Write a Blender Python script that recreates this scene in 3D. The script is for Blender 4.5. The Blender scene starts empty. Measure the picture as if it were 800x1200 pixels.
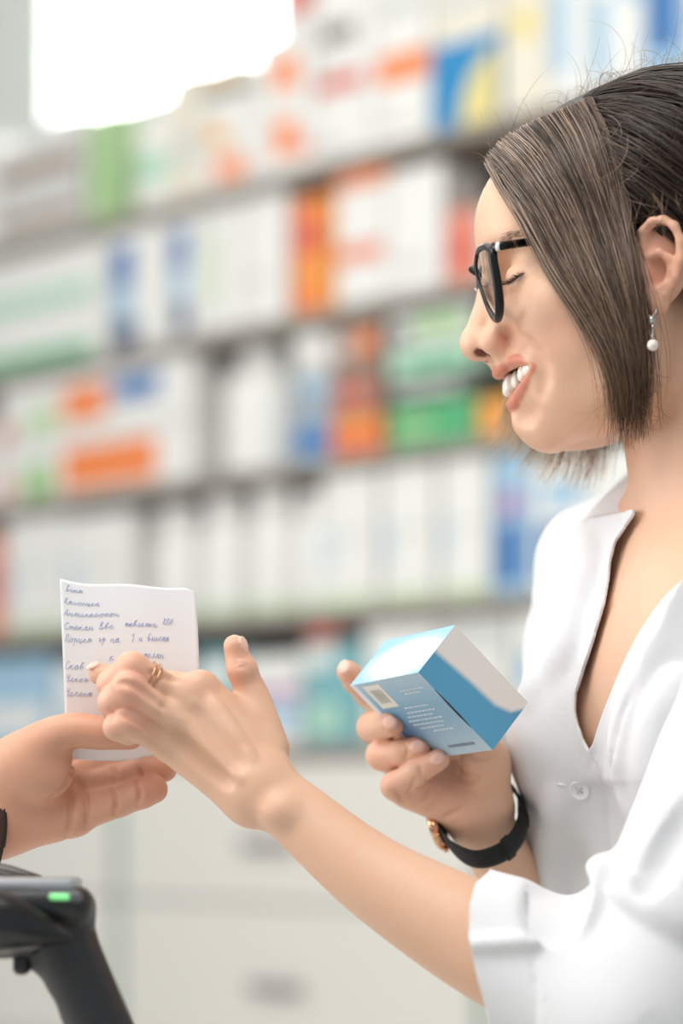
import bpy, bmesh, math, random
import numpy as np
from mathutils import Vector, Matrix
rng = np.random.default_rng(7)
random.seed(7)
SC = bpy.context.scene
COL = SC.collection
FPX = 2833.0          # focal length in pixels of the 800x1200 frame (85 mm lens, 36 mm tall sensor)
HZ = 950.0            # row of the horizon
CAMZ = 1250.0         # camera height, mm

def P(px, py, Y):
    """point of the place (mm) at depth Y (mm) that the photograph shows at px, py"""
    return np.array([(px - 400.0) / FPX * Y, Y, CAMZ - (py - HZ) / FPX * Y])

# ---------------------------------------------------------------- materials
def lin(c):
    c = np.asarray(c, float) / 255.0
    return np.where(c <= 0.04045, c / 12.92, ((c + 0.055) / 1.055) ** 2.4)

MATS = {}
def mat(name, rgb, rough=0.5, metal=0.0, spec=0.5, noise=0.0, nscale=40.0, bump=0.0, bscale=300.0, trans=0.0, emit=0.0, coat=0.0, sss=0.0):
    if name in MATS: return MATS[name]
    m = bpy.data.materials.new(name); m.use_nodes = True
    nt = m.node_tree; b = nt.nodes['Principled BSDF']
    c = lin(rgb); col = (c[0], c[1], c[2], 1)
    b.inputs['Base Color'].default_value = col
    b.inputs['Roughness'].default_value = rough
    b.inputs['Metallic'].default_value = metal
    b.inputs['Specular IOR Level'].default_value = spec
    if coat: b.inputs['Coat Weight'].default_value = coat
    if sss:
        b.inputs['Subsurface Weight'].default_value = sss
        b.inputs['Subsurface Radius'].default_value = (1, .8, .7)
        b.inputs['Subsurface Scale'].default_value = 0.002
    if trans: b.inputs['Transmission Weight'].default_value = trans
    if emit:
        b.inputs['Emission Color'].default_value = col; b.inputs['Emission Strength'].default_value = emit
    if noise or bump:
        tc = nt.nodes.new('ShaderNodeTexCoord')
    if noise:
        n = nt.nodes.new('ShaderNodeTexNoise'); n.inputs['Scale'].default_value = nscale; n.inputs['Detail'].default_value = 4
        nt.links.new(tc.outputs['Object'], n.inputs['Vector'])
        r = nt.nodes.new('ShaderNodeMix'); r.data_type = 'RGBA'
        nt.links.new(n.outputs['Fac'], r.inputs[0])
        r.inputs[6].default_value = tuple(c * (1 - noise)) + (1,)
        r.inputs[7].default_value = tuple(np.minimum(c * (1 + noise), 1)) + (1,)
        nt.links.new(r.outputs[2], b.inputs['Base Color'])
    if bump:
        n2 = nt.nodes.new('ShaderNodeTexNoise'); n2.inputs['Scale'].default_value = bscale; n2.inputs['Detail'].default_value = 3
        nt.links.new(tc.outputs['Object'], n2.inputs['Vector'])
        bp = nt.nodes.new('ShaderNodeBump'); bp.inputs['Strength'].default_value = bump; bp.inputs['Distance'].default_value = 0.001
        nt.links.new(n2.outputs['Fac'], bp.inputs['Height']); nt.links.new(bp.outputs['Normal'], b.inputs['Normal'])
    MATS[name] = m
    return m

def attr_mat(name, rough=0.5, sss=0.0, bump=0.0, bscale=900.0, spec=0.4, scale=0.004):
    """material whose colour is the mesh's own colour attribute 'tint' (skin zones, hair strands)"""
    if name in MATS: return MATS[name]
    m = bpy.data.materials.new(name); m.use_nodes = True
    nt = m.node_tree; b = nt.nodes['Principled BSDF']
    a = nt.nodes.new('ShaderNodeAttribute'); a.attribute_name = 'tint'
    tc = nt.nodes.new('ShaderNodeTexCoord')
    if sss:
        n = nt.nodes.new('ShaderNodeTexNoise'); n.inputs['Scale'].default_value = 60; n.inputs['Detail'].default_value = 5
        nt.links.new(tc.outputs['Object'], n.inputs['Vector'])
        hsv = nt.nodes.new('ShaderNodeHueSaturation')
        mr = nt.nodes.new('ShaderNodeMapRange'); mr.inputs[3].default_value = 0.93; mr.inputs[4].default_value = 1.07
        nt.links.new(n.outputs['Fac'], mr.inputs[0]); nt.links.new(mr.outputs[0], hsv.inputs['Saturation'])
        nt.links.new(a.outputs['Color'], hsv.inputs['Color'])
        nt.links.new(hsv.outputs['Color'], b.inputs['Base Color'])
        b.inputs['Subsurface Weight'].default_value = sss
        b.inputs['Subsurface Radius'].default_value = (1.0, 0.4, 0.25)
        b.inputs['Subsurface Scale'].default_value = scale
    else:
        nt.links.new(a.outputs['Color'], b.inputs['Base Color'])
    b.inputs['Roughness'].default_value = rough
    b.inputs['Specular IOR Level'].default_value = spec
    if bump:
        n2 = nt.nodes.new('ShaderNodeTexNoise'); n2.inputs['Scale'].default_value = bscale; n2.inputs['Detail'].default_value = 2
        nt.links.new(tc.outputs['Object'], n2.inputs['Vector'])
        bp = nt.nodes.new('ShaderNodeBump'); bp.inputs['Strength'].default_value = bump; bp.inputs['Distance'].default_value = 0.0006
        nt.links.new(n2.outputs['Fac'], bp.inputs['Height']); nt.links.new(bp.outputs['Normal'], b.inputs['Normal'])
    MATS[name] = m
    return m

# ---------------------------------------------------------------- objects
def link(name, me, parent=None):
    o = bpy.data.objects.new(name, me); COL.objects.link(o)
    if parent is not None: o.parent = parent
    return o
def tag(o, label=None, cat=None, group=None, kind=None):
    if label: o['label'] = label
    if cat: o['category'] = cat
    if group: o['group'] = group
    if kind: o['kind'] = kind
    return o
def thing(name, label, cat, loc_mm=(0, 0, 0), group=None):
    o = bpy.data.objects.new(name, None); COL.objects.link(o)
    o.location = Vector(loc_mm) / 1000.0
    o.empty_display_size = 0.05
    return tag(o, label, cat, group)

def np_mesh(name, V, F, mats=(), midx=None, smooth=True, tint=None):
    """V (n,3) in mm, F (m,k) array or list of arrays/tuples"""
    me = bpy.data.meshes.new(name)
    V = np.asarray(V, np.float32) / 1000.0
    if isinstance(F, np.ndarray):
        k = F.shape[1]; m = len(F)
        me.vertices.add(len(V)); me.vertices.foreach_set('co', V.ravel())
        me.loops.add(m * k); me.loops.foreach_set('vertex_index', F.astype(np.int32).ravel())
        me.polygons.add(m); me.polygons.foreach_set('loop_start', np.arange(0, m * k, k, dtype=np.int32))
        me.update(calc_edges=True)
    else:
        me.from_pydata(V.tolist(), [], [list(map(int, f)) for f in F]); me.update()
    for mm in (mats if isinstance(mats, (list, tuple)) else [mats]): me.materials.append(mm)
    if midx is not None: me.polygons.foreach_set('material_index', np.asarray(midx, np.int32))
    me.polygons.foreach_set('use_smooth', np.full(len(me.polygons), smooth))
    if tint is not None:
        a = me.color_attributes.new('tint', 'FLOAT_COLOR', 'POINT')
        t4 = np.ones((len(V), 4), np.float32); t4[:, :3] = tint
        a.data.foreach_set('color', t4.ravel())
    me.validate()
    return me
def put(name, V, F, mats, parent=None, origin=None, **kw):
    """mesh object with vertices given in place coordinates (mm); stored relative to the parent's location"""
    V = np.asarray(V, float)
    off = np.zeros(3)
    if parent is not None:
        p = parent
        while p is not None:
            off = off + np.array(p.location) * 1000; p = p.parent
    o = None
    if origin is not None:
        origin = np.asarray(origin, float)
        o = link(name, np_mesh(name, V - origin, F, mats, **kw), parent); o.location = Vector((origin - off) / 1000)
    else:
        o = link(name, np_mesh(name, V - off, F, mats, **kw), parent)
    return o

# ---------------------------------------------------------------- signed distance fields
def smin(a, b, k):
    if k <= 0: return np.minimum(a, b)
    h = np.maximum(k - np.abs(a - b), 0) / k
    return np.minimum(a, b) - h * h * k * 0.25
def smax(a, b, k): return -smin(-a, -b, k)

class Field:
    def __init__(s, lo, hi, h):
        s.lo = np.array(lo, np.float32); s.h = float(h)
        s.n = np.ceil((np.array(hi) - s.lo) / h).astype(int) + 1
        s.ax = [(s.lo[i] + np.arange(s.n[i]) * h).astype(np.float32) for i in range(3)]
        s.v = np.full(s.n, 60.0, np.float32)
    def sub(s):
        o = object.__new__(Field); o.lo, o.h, o.n, o.ax = s.lo, s.h, s.n, s.ax
        o.v = np.full(s.n, 60.0, np.float32); return o
    def sl(s, lo, hi):
        a = np.clip(np.floor((np.array(lo) - s.lo) / s.h).astype(int), 0, s.n)
        b = np.clip(np.ceil((np.array(hi) - s.lo) / s.h).astype(int) + 1, 0, s.n)
        return tuple(slice(a[i], b[i]) for i in range(3))
    def apply(s, lo, hi, fn, k, op):
        q = s.sl(lo, hi)
        if any(x.stop <= x.start for x in q): return
        x = s.ax[0][q[0]][:, None, None]; y = s.ax[1][q[1]][None, :, None]; z = s.ax[2][q[2]][None, None, :]
        d = fn(x, y, z).astype(np.float32)
        if op == 'u': s.v[q] = smin(s.v[q], d, k)
        elif op == 's': s.v[q] = smax(s.v[q], -d, k)
        elif op == 'i': s.v[q] = smax(s.v[q], d, k)
    def cap(s, a, b, ra, rb, k=3.0, op='u'):
        a = np.array(a, float); b = np.array(b, float)
        m = max(ra, rb) + k + 6
        lo = np.minimum(a, b) - m; hi = np.maximum(a, b) + m
        d = b - a; L2 = max(float(d @ d), 1e-6)
        def fn(x, y, z):
            t = np.clip(((x - a[0]) * d[0] + (y - a[1]) * d[1] + (z - a[2]) * d[2]) / L2, 0, 1)
            return np.sqrt((x - a[0] - t * d[0]) ** 2 + (y - a[1] - t * d[1]) ** 2 + (z - a[2] - t * d[2]) ** 2) - (ra + (rb - ra) * t)
        s.apply(lo, hi, fn, k, op)
    def chain(s, pts, rs, k=3.0, op='u'):
        for i in range(len(pts) - 1): s.cap(pts[i], pts[i + 1], rs[i], rs[i + 1], k, op)
    def ell(s, c, r, k=5.0, R=None, op='u'):
        c = np.array(c, float); r = np.array(r, float)
        m = r.max() + k + 6
        R = np.eye(3) if R is None else np.array(R)     # rows: local axes
        def fn(x, y, z):
            dx, dy, dz = x - c[0], y - c[1], z - c[2]
            u = R[0, 0] * dx + R[0, 1] * dy + R[0, 2] * dz
            v = R[1, 0] * dx + R[1, 1] * dy + R[1, 2] * dz
            w = R[2, 0] * dx + R[2, 1] * dy + R[2, 2] * dz
            k0 = np.sqrt((u / r[0]) ** 2 + (v / r[1]) ** 2 + (w / r[2]) ** 2)
            k1 = np.sqrt((u / r[0] ** 2) ** 2 + (v / r[1] ** 2) ** 2 + (w / r[2] ** 2) ** 2)
            return k0 * (k0 - 1) / np.maximum(k1, 1e-6)
        s.apply(c - m, c + m, fn, k, op)
    def limb(s, pts, rs, n=28, k=0.0):
        q = spline(np.column_stack([np.array(pts), np.array(rs)]), n); s.merge(s._chain0(q), k) if k else s.chain(q[:, :3], q[:, 3], 0)
    def _chain0(s, q):
        e = s.sub(); e.chain(q[:, :3], q[:, 3], 0); return e
    def merge(s, o, k): s.v = smin(s.v, o.v, k)
    def mesh(s):
        return surface_nets(s.v, s.lo, s.h)

def surface_nets(v, lo, h):
    nx, ny, nz = v.shape
    s = v < 0
    cnt = np.zeros((nx - 1, ny - 1, nz - 1), np.uint8)
    for i in (0, 1):
        for j in (0, 1):
            for k in (0, 1): cnt += s[i:nx - 1 + i, j:ny - 1 + j, k:nz - 1 + k]
    I = np.argwhere((cnt > 0) & (cnt < 8))
    idx = np.full(cnt.shape, -1, np.int32); idx[I[:, 0], I[:, 1], I[:, 2]] = np.arange(len(I))
    pos = np.zeros((len(I), 3)); n = np.zeros(len(I))
    C = {}
    for i in (0, 1):
        for j in (0, 1):
            for k in (0, 1): C[i, j, k] = v[I[:, 0] + i, I[:, 1] + j, I[:, 2] + k].astype(float)
    for a in C:
        for ax in range(3):
            if a[ax] == 0:
                b = list(a); b[ax] = 1; b = tuple(b)
                d = (C[a] < 0) != (C[b] < 0)
                t = np.where(d, C[a] / np.where(d, C[a] - C[b], 1), 0)
                p = np.array(a, float)[None] + t[:, None] * (np.array(b) - np.array(a))[None]
                pos += np.where(d[:, None], p, 0); n += d
    V = np.asarray(lo, float) + (I + pos / n[:, None]) * h
    Q = []
    for ax in range(3):
        o1, o2 = (ax + 1) % 3, (ax + 2) % 3
        A = np.moveaxis(s, (ax, o1, o2), (0, 1, 2)); ID = np.moveaxis(idx, (ax, o1, o2), (0, 1, 2))
        e = np.argwhere(A[:-1, 1:-1, 1:-1] != A[1:, 1:-1, 1:-1])
        if len(e) == 0: continue
        i, j, k = e[:, 0], e[:, 1] + 1, e[:, 2] + 1
        q = np.stack([ID[i, j - 1, k - 1], ID[i, j, k - 1], ID[i, j, k], ID[i, j - 1, k]], 1)
        flip = ~A[i, j, k]
        q[flip] = q[flip][:, ::-1]
        Q.append(q)
    Q = np.concatenate(Q); Q = Q[(Q >= 0).all(1)]
    return V, Q

def tri_smooth(V, F, it=2, lam=0.5):
    """light Laplacian smoothing of a quad mesh"""
    E = np.concatenate([F[:, [0, 1]], F[:, [1, 2]], F[:, [2, 3]], F[:, [3, 0]]])
    for _ in range(it):
        S = np.zeros_like(V); c = np.zeros(len(V))
        for a, b in ((0, 1), (1, 0)):
            for ax in range(3): S[:, ax] += np.bincount(E[:, a], V[E[:, b], ax], len(V))
            c += np.bincount(E[:, a], minlength=len(V))
        V = V + lam * (S / np.maximum(c, 1)[:, None] - V)
    return V

def clip_mesh(V, F, g):
    """keep the part of a quad/tri mesh where the per-vertex scalar g > 0, cut exactly along g = 0"""
    F = np.asarray(F)
    if F.shape[1] == 4: T = np.concatenate([F[:, [0, 1, 2]], F[:, [0, 2, 3]]])
    else: T = F
    keep = g > 0
    n = keep[T].sum(1)
    full = T[n == 3]
    V = list(map(tuple, V)); cache = {}; out = []
    def cut(a, b):
        key = (a, b) if a < b else (b, a)
        if key not in cache:
            t = g[a] / (g[a] - g[b])
            cache[key] = len(V); V.append(tuple(V[a][i] + t * (V[b][i] - V[a][i]) for i in range(3)))
        return cache[key]
    for tri in T[(n > 0) & (n < 3)]:
        tri = list(map(int, tri)); ks = [keep[i] for i in tri]
        if sum(ks) == 1:
            i = ks.index(True); a, b, c = tri[i], tri[(i + 1) % 3], tri[(i + 2) % 3]
            out.append((a, cut(a, b), cut(a, c)))
        else:
            i = ks.index(False); a, b, c = tri[i], tri[(i + 1) % 3], tri[(i + 2) % 3]
            p, q = cut(a, b), cut(a, c)
            out.append((p, b, c)); out.append((p, c, q))
    V = np.array(V); F2 = np.concatenate([full, np.array(out, int).reshape(-1, 3)]) if out else full
    u, inv = np.unique(F2, return_inverse=True)
    return V[u], inv.reshape(F2.shape)

def cat_mesh(*ms):
    Vs, Fs, o = [], [], 0
    for V, F in ms:
        Vs.append(np.asarray(V)); Fs.append(np.asarray(F) + o); o += len(V)
    return np.concatenate(Vs), np.concatenate(Fs)

def spline(pts, n, closed=False):
    """Catmull-Rom through the points (any dimension), n samples"""
    p = np.asarray(pts, float); m = len(p)
    if closed:
        q = np.concatenate([p[-1:], p, p[:2]]); segs = m
    else:
        q = np.concatenate([2 * p[:1] - p[1:2], p, 2 * p[-1:] - p[-2:-1]]); segs = m - 1
    u = np.linspace(0, segs, n, endpoint=not closed)
    i = np.minimum(u.astype(int), segs - 1); t = (u - i)[:, None]
    a, b, c, d = q[i], q[i + 1], q[i + 2], q[i + 3]
    return 0.5 * (2 * b + (c - a) * t + (2 * a - 5 * b + 4 * c - d) * t ** 2 + (-a + 3 * b - 3 * c + d) * t ** 3)

def tube(pts, r, n=8, closed=False, flat=None, up=None, cap=True):
    """sweep an ellipse along a polyline; r scalar or per point; flat = second radius"""
    p = np.asarray(pts, float); m = len(p)
    r = np.broadcast_to(np.asarray(r, float), (m,)); fl = r if flat is None else np.broadcast_to(np.asarray(flat, float), (m,))
    if closed: T = np.roll(p, -1, 0) - np.roll(p, 1, 0)
    else: T = np.gradient(p, axis=0)
    T = T / np.maximum(np.linalg.norm(T, axis=1), 1e-9)[:, None]
    N = np.zeros_like(p)
    if up is not None:
        upv = np.broadcast_to(np.asarray(up, float), p.shape)
        N = upv - (upv * T).sum(1)[:, None] * T
        N /= np.maximum(np.linalg.norm(N, axis=1), 1e-9)[:, None]
    else:
        a = np.array([0, 0, 1.0]) if abs(T[0, 2]) < 0.9 else np.array([1.0, 0, 0])
        v = a - (a @ T[0]) * T[0]; v /= np.linalg.norm(v)
        for i in range(m):
            v = v - (v @ T[i]) * T[i]; v /= max(np.linalg.norm(v), 1e-9); N[i] = v
    B = np.cross(T, N)
    th = np.arange(n) / n * 2 * np.pi
    V = (p[:, None, :] + r[:, None, None] * np.cos(th)[None, :, None] * N[:, None, :] + fl[:, None, None] * np.sin(th)[None, :, None] * B[:, None, :]).reshape(-1, 3)
    F = []
    rows = m if closed else m - 1
    for i in range(rows):
        a = i * n; b = ((i + 1) % m) * n
        for j in range(n): F.append((a + j, a + (j + 1) % n, b + (j + 1) % n, b + j))
    F = np.array(F)
    if cap and not closed:
        V = np.concatenate([V, p[:1], p[-1:]]); c0, c1 = m * n, m * n + 1
        cf = [(c0, (j + 1) % n, j, j) for j in range(n)] + [(c1, (m - 1) * n + j, (m - 1) * n + (j + 1) % n, (m - 1) * n + (j + 1) % n) for j in range(n)]
        return V, [tuple(f) for f in F] + [f[:3] for f in cf]
    return V, [tuple(f) for f in F]

def cat_list(*ms):
    Vs, Fs, o = [], [], 0
    for V, F in ms:
        Vs.append(np.asarray(V, float)); Fs += [tuple(int(i) + o for i in f) for f in F]; o += len(V)
    return np.concatenate(Vs), Fs

def rbox(c, size, bev=2.0, R=None, seg=2):
    """rounded box as V, F (mm), centre c, axes = columns of R"""
    bm = bmesh.new(); bmesh.ops.create_cube(bm, size=1.0)
    for v in bm.verts: v.co = Vector((v.co.x * size[0], v.co.y * size[1], v.co.z * size[2]))
    if bev > 0: bmesh.ops.bevel(bm, geom=bm.edges[:], offset=bev, segments=seg, affect='EDGES', profile=0.5)
    V = np.array([v.co[:] for v in bm.verts]); bm.verts.index_update()
    F = [tuple(v.index for v in f.verts) for f in bm.faces]; bm.free()
    if R is not None: V = V @ np.asarray(R).T
    return V + np.asarray(c, float), F
def lathe(profile, n=24, c=(0, 0, 0)):
    """profile list of (r, z) bottom to top"""
    pr = np.array(profile, float); m = len(pr); th = np.arange(n) / n * 2 * np.pi
    V = np.stack([pr[:, 0, None] * np.cos(th), pr[:, 0, None] * np.sin(th), np.repeat(pr[:, 1, None], n, 1)], -1).reshape(-1, 3) + np.array(c, float)
    F = [(i * n + j, i * n + (j + 1) % n, (i + 1) * n + (j + 1) % n, (i + 1) * n + j) for i in range(m - 1) for j in range(n)]
    F.append(tuple(range(n))[::-1]); F.append(tuple((m - 1) * n + j for j in range(n)))
    return V, F
def auto_smooth(o, ang=40):
    me = o.data
    try: me.set_sharp_from_angle(angle=math.radians(ang))
    except Exception: pass
    return o

# ---------------------------------------------------------------- camera
cam = bpy.data.cameras.new('camera'); camo = bpy.data.objects.new('camera', cam); COL.objects.link(camo)
camo.location = (0, 0, CAMZ / 1000); camo.rotation_euler = (math.pi / 2, 0, 0)
cam.sensor_fit = 'VERTICAL'; cam.sensor_height = 36.0; cam.sensor_width = 24.0; cam.lens = 85.0
cam.shift_y = (HZ - 600.0) / 1200.0
cam.clip_start = 0.05
cam.dof.use_dof = True; cam.dof.focus_distance = 1.415; cam.dof.aperture_fstop = 2.6
SC.camera = camo
SC.view_settings.view_transform = 'Standard'; SC.view_settings.look = 'None'
SC.view_settings.gamma = 1.0; SC.view_settings.use_curve_mapping = False
SC.view_settings.exposure = 0.0
# ---------------------------------------------------------------- the shop wall, seen at 46 degrees
RX = np.array([0.721, -0.693]); NX = np.array([-0.693, -0.721])     # along the shelves to the right / out of the shelves
P0 = np.array([-174.5, 4120.0])
RM = np.array([[RX[0], -NX[0], 0], [RX[1], -NX[1], 0], [0, 0, 1]])    # columns: right, inward, up
def s_at(px, d=0.0):
    k = (px - 400) / FPX; q = P0 - d * NX
    return (k * q[1] - q[0]) / (RX[0] - k * RX[1])
def SW(s, d, z):
    q = P0 + s * RX - d * NX
    return np.array([q[0], q[1], z])
def z_at(py, s, d=0.0):
    q = P0 + s * RX - d * NX
    return CAMZ - (py - HZ) / FPX * q[1]
BOARD_T = 22.0
ZB = [CAMZ - (y - HZ) / FPX * 4120.0 for y in (222, 389, 559, 729, 882)]    # board centre heights
S_L, S_R = s_at(-260), s_at(1150)

m_wall = mat('wall_paint', (226, 230, 226), 0.8, noise=0.03, nscale=3)
m_shelf = mat('shelf_laminate', (146, 138, 128), 0.5, noise=0.04, nscale=8)
m_back = mat('shelf_back_laminate', (138, 132, 124), 0.6)
m_cab = mat('cabinet_laminate', (224, 221, 214), 0.45, noise=0.015, nscale=5)
m_green = mat('post_green', (150, 176, 160), 0.4)
m_gap = mat('drawer_gap', (150, 148, 142), 0.7)
m_handle = mat('handle_grey', (150, 146, 140), 0.35, metal=0.3)
m_floor = mat('floor_tile', (196, 192, 184), 0.35, noise=0.05, nscale=4)
m_ceil = mat('ceiling_paint', (235, 235, 232), 0.8)
m_winframe = mat('window_frame_white', (225, 228, 226), 0.5)
m_pane = mat('bright_window_daylight', (255, 255, 255), 0.3, emit=7.0)
m_lamp = mat('lamp_diffuser', (255, 252, 246), 0.4, emit=4.0)
m_steel = mat('lamp_frame', (220, 220, 220), 0.4)

def wallbox(s0, s1, d0, d1, z0, z1, bev=0):
    V, F = rbox(((s0 + s1) / 2, (d0 + d1) / 2, (z0 + z1) / 2), (s1 - s0, d1 - d0, z1 - z0), bev)
    q = P0[None] + V[:, :1] * RX[None] - V[:, 1:2] * NX[None]
    return np.concatenate([q, V[:, 2:]], 1), F
def slab(name, x0, x1, y0, y1, z0, z1, m):
    V, F = rbox(((x0 + x1) / 2, (y0 + y1) / 2, (z0 + z1) / 2), (x1 - x0, y1 - y0, z1 - z0), 0)
    return tag(put(name, V, F, m, smooth=False), kind='structure')

slab('floor', -4500, 3500, -800, 7500, -60, 0, m_floor)
slab('ceiling', -4500, 3500, -800, 7500, 3400, 3460, m_ceil)
# back wall behind the shelves, with a window opening above the upper shelf at the left
DW = 330.0
sw0, sw1 = s_at(52, DW), s_at(338, DW)
zw0, zw1 = z_at(166, sw0, DW), 3250.0
bl = cat_list(wallbox(-3600, sw0, DW, DW + 80, 0, 3400), wallbox(sw1, S_R + 800, DW, DW + 80, 0, 3400),
              wallbox(sw0, sw1, DW, DW + 80, 0, zw0), wallbox(sw0, sw1, DW, DW + 80, zw1, 3400))
tag(put('wall_back', *bl, m_wall, smooth=False), kind='structure')
fr = cat_list(wallbox(sw0, sw0 + 18, DW - 12, DW + 60, zw0, zw1, 2), wallbox(sw1 - 18, sw1, DW - 12, DW + 60, zw0, zw1, 2),
              wallbox(sw0, sw1, DW - 16, DW + 60, zw0 - 10, zw0 + 12, 2), wallbox(sw0, sw1, DW - 12, DW + 60, zw1 - 18, zw1, 2),
              wallbox(sw0, sw1, DW + 20, DW + 50, (zw0 + zw1) / 2 + 250, (zw0 + zw1) / 2 + 268, 2))
wf = tag(put('window_1', *fr, m_winframe, smooth=False), kind='structure')
put('window_pane', *wallbox(sw0 + 10, sw1 - 10, DW + 40, DW + 46, zw0 + 4, zw1 - 8), m_pane, parent=wf, smooth=False)

# shelf unit: boards, back panel, end uprights
o0 = SW(s_at(300), 150, 0)
su = thing('shelf_unit', 'long grey-beige wall shelving filled with medicine packs behind the woman', 'shelf', o0)
for i, z in enumerate(ZB):
    put('shelf_board', *wallbox(S_L, S_R, 0, 300, z - BOARD_T / 2, z + BOARD_T / 2, 1.5), m_shelf, parent=su, smooth=False)
put('shelf_board', *wallbox(s_at(365), S_R, 0, 300, ZB[0] + 445, ZB[0] + 445 + BOARD_T, 1.5), m_shelf, parent=su, smooth=False)
put('back_panel', *wallbox(S_L, S_R, 292, 304, ZB[4], ZB[0], 0), m_back, parent=su, smooth=False)
put('back_panel', *wallbox(s_at(365), S_R, 292, 304, ZB[0], ZB[0] + 440, 0), m_back, parent=su, smooth=False)
for s_ in (S_L - 20, S_R):
    put('upright', *wallbox(s_, s_ + 20, 0, 304, ZB[4] - 10, ZB[0] + 12, 1), m_shelf, parent=su, smooth=False)

# drawer cabinets under the shelves
colpx = [-220, 142, 568, 1010]
zt = ZB[4] - BOARD_T / 2 - 1
def zpx(y): return CAMZ - (y - HZ) / FPX * 4120.0
names = ['pale grey drawer cabinet under the shelves at the left edge, behind the scanner',
         'pale grey drawer cabinet under the shelves, behind the outstretched forearm',
         'pale grey drawer cabinet under the shelves, mostly hidden behind the woman']
for ci in range(3):
    sa, sb = s_at(colpx[ci], 6), s_at(colpx[ci + 1], 6)
    cb = thing('drawer_cabinet', names[ci], 'cabinet', SW((sa + sb) / 2, 150, 0), 'drawer cabinets under the shelves')
    put('carcass', *wallbox(sa + 1, sb - 1, 22, 300, 60, zt, 1), m_gap, parent=cb, smooth=False)
    put('plinth', *wallbox(sa + 1, sb - 1, 40, 300, 0, 60, 0), m_gap, parent=cb, smooth=False)
    put('post', *wallbox(sb - 17, sb + 17 - 18, 0, 21, 62, zt, 1.5), m_green, parent=cb, smooth=False)
    lev = [zt - 4, zpx(1058), zpx(1236), zpx(1400), zpx(1580), 66]
    for k in range(5):
        dr = put('drawer', *wallbox(sa + 4, sb - 20, 2, 21, lev[k + 1] + 2.5, lev[k] - 2.5, 2.5), m_cab, parent=cb, smooth=False)
        zc = lev[k + 1] + (lev[k] - lev[k + 1]) * (0.46 if k else 0.42); sc = (sa + sb) / 2 - 22
        if ci == 1 and k == 0: sc -= 20
        hv = wallbox(sc - 62, sc + 62, -14, -5, zc - 9, zc + 9, 4)
        h1 = wallbox(sc - 55, sc - 45, -8, 3, zc - 4, zc + 4, 0); h2 = wallbox(sc + 45, sc + 55, -8, 3, zc - 4, zc + 4, 0)
        put('handle', *cat_list(hv, h1, h2), m_handle, parent=dr)
# ceiling lamps
for i, (x, y) in enumerate([(-1300, 1500), (-200, 2600), (-1700, 3500), (300, 900)]):
    lp = thing('ceiling_lamp', 'flat square ceiling lamp panel above the shop', 'lamp', (x, y, 3400), 'ceiling lamp panels')
    put('lamp_frame', *rbox((x, y, 3390), (640, 640, 20), 3), m_steel, parent=lp, smooth=False)
    put('diffuser', *rbox((x, y, 3378), (590, 590, 8), 1), m_lamp, parent=lp, smooth=False)

def area(name, loc, target, size, power, color=(1, 1, 1), sy=None):
    l = bpy.data.lights.new(name, 'AREA'); l.energy = power; l.size = size / 1000; l.color = color
    if sy: l.shape = 'RECTANGLE'; l.size_y = sy / 1000
    o = bpy.data.objects.new(name, l); COL.objects.link(o)
    o.location = Vector(loc) / 1000
    o.rotation_euler = (Vector(target) - Vector(loc)).to_track_quat('-Z', 'Y').to_euler()
    return o
# daylight from shop-front glass left of the woman, ceiling light above, open bright shop on the camera side
area('daylight_shopfront', (-2300, 1500, 1900), (250, 1450, 1300), 1900, 42, (1.0, 0.985, 0.97), 1600)
area('ceiling_light_key', (-500, 700, 2800), (150, 1450, 1200), 1100, 22, (1.0, 0.98, 0.95))
area('ceiling_light_shelves', (-900, 2500, 2790), (-300, 4000, 1300), 1500, 11, (1.0, 0.99, 0.97))
w = bpy.data.worlds.new('world'); SC.world = w; w.use_nodes = True
bg = w.node_tree.nodes['Background']; bg.inputs[0].default_value = (0.93, 0.97, 1.0, 1); bg.inputs[1].default_value = 0.52
# ---------------------------------------------------------------- medicine packs on the shelves
PC = dict(W=(232, 232, 228), C=(228, 222, 206), G=(206, 208, 204), O=(240, 136, 76), R=(212, 100, 82), Gn=(160, 198, 140), DG=(84, 170, 116),
          B=(52, 110, 172), LB=(158, 194, 218), SB=(36, 134, 190), T=(120, 176, 182), Y=(226, 212, 140), Br=(154, 126, 112), Sa=(226, 138, 116),
          P=(176, 120, 168), PG=(176, 214, 192), N=(66, 84, 120), K=(104, 104, 100), LG=(190, 214, 170), OY=(232, 168, 74), GB=(150, 160, 170))
def pm(c): return mat('print_' + c, PC[c], 0.5)
def pack(name, cat, x0, x1, ytop, row, base, patches, label, group, ybot=None, depth=110, setback=14, parts=None):
    s0, s1 = s_at(x0, setback), s_at(x1, setback); sm = (s0 + s1) / 2
    zb = ZB[row] + BOARD_T / 2 + 0.3 if ybot is None else z_at(ybot, sm, setback)
    zt_ = z_at(ytop, sm, setback)
    if row > 0: zt_ = min(zt_, ZB[row - 1] - BOARD_T / 2 - 4)
    org = SW(sm, setback + depth / 2, zb)
    w_, h_ = (s1 - s0) - 1.5, zt_ - zb
    cols = [base]; 
    for p in patches:
        if p[4] not in cols: cols.append(p[4])
    mats = [pm(c) for c in cols]
    V, F = rbox((0, 0, h_ / 2), (w_, depth, h_), 1.2, seg=1); mi = [0] * len(F)
    for (u0, u1, v0, v1, c) in patches:
        pv, pf = rbox((-w_ / 2 + (u0 + u1) / 2 * w_, -depth / 2 - 0.1, (v0 + v1) / 2 * h_), ((u1 - u0) * w_ * .985, 0.6, (v1 - v0) * h_ * .985), 0)
        V, F = cat_list((V, F), (pv, pf)); mi += [cols.index(c)] * len(pf)
    Vw = V @ RM.T + org
    o = put(name, Vw, F, mats, origin=org, midx=mi, smooth=False)
    tag(o, label, cat, group)
    return o
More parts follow.
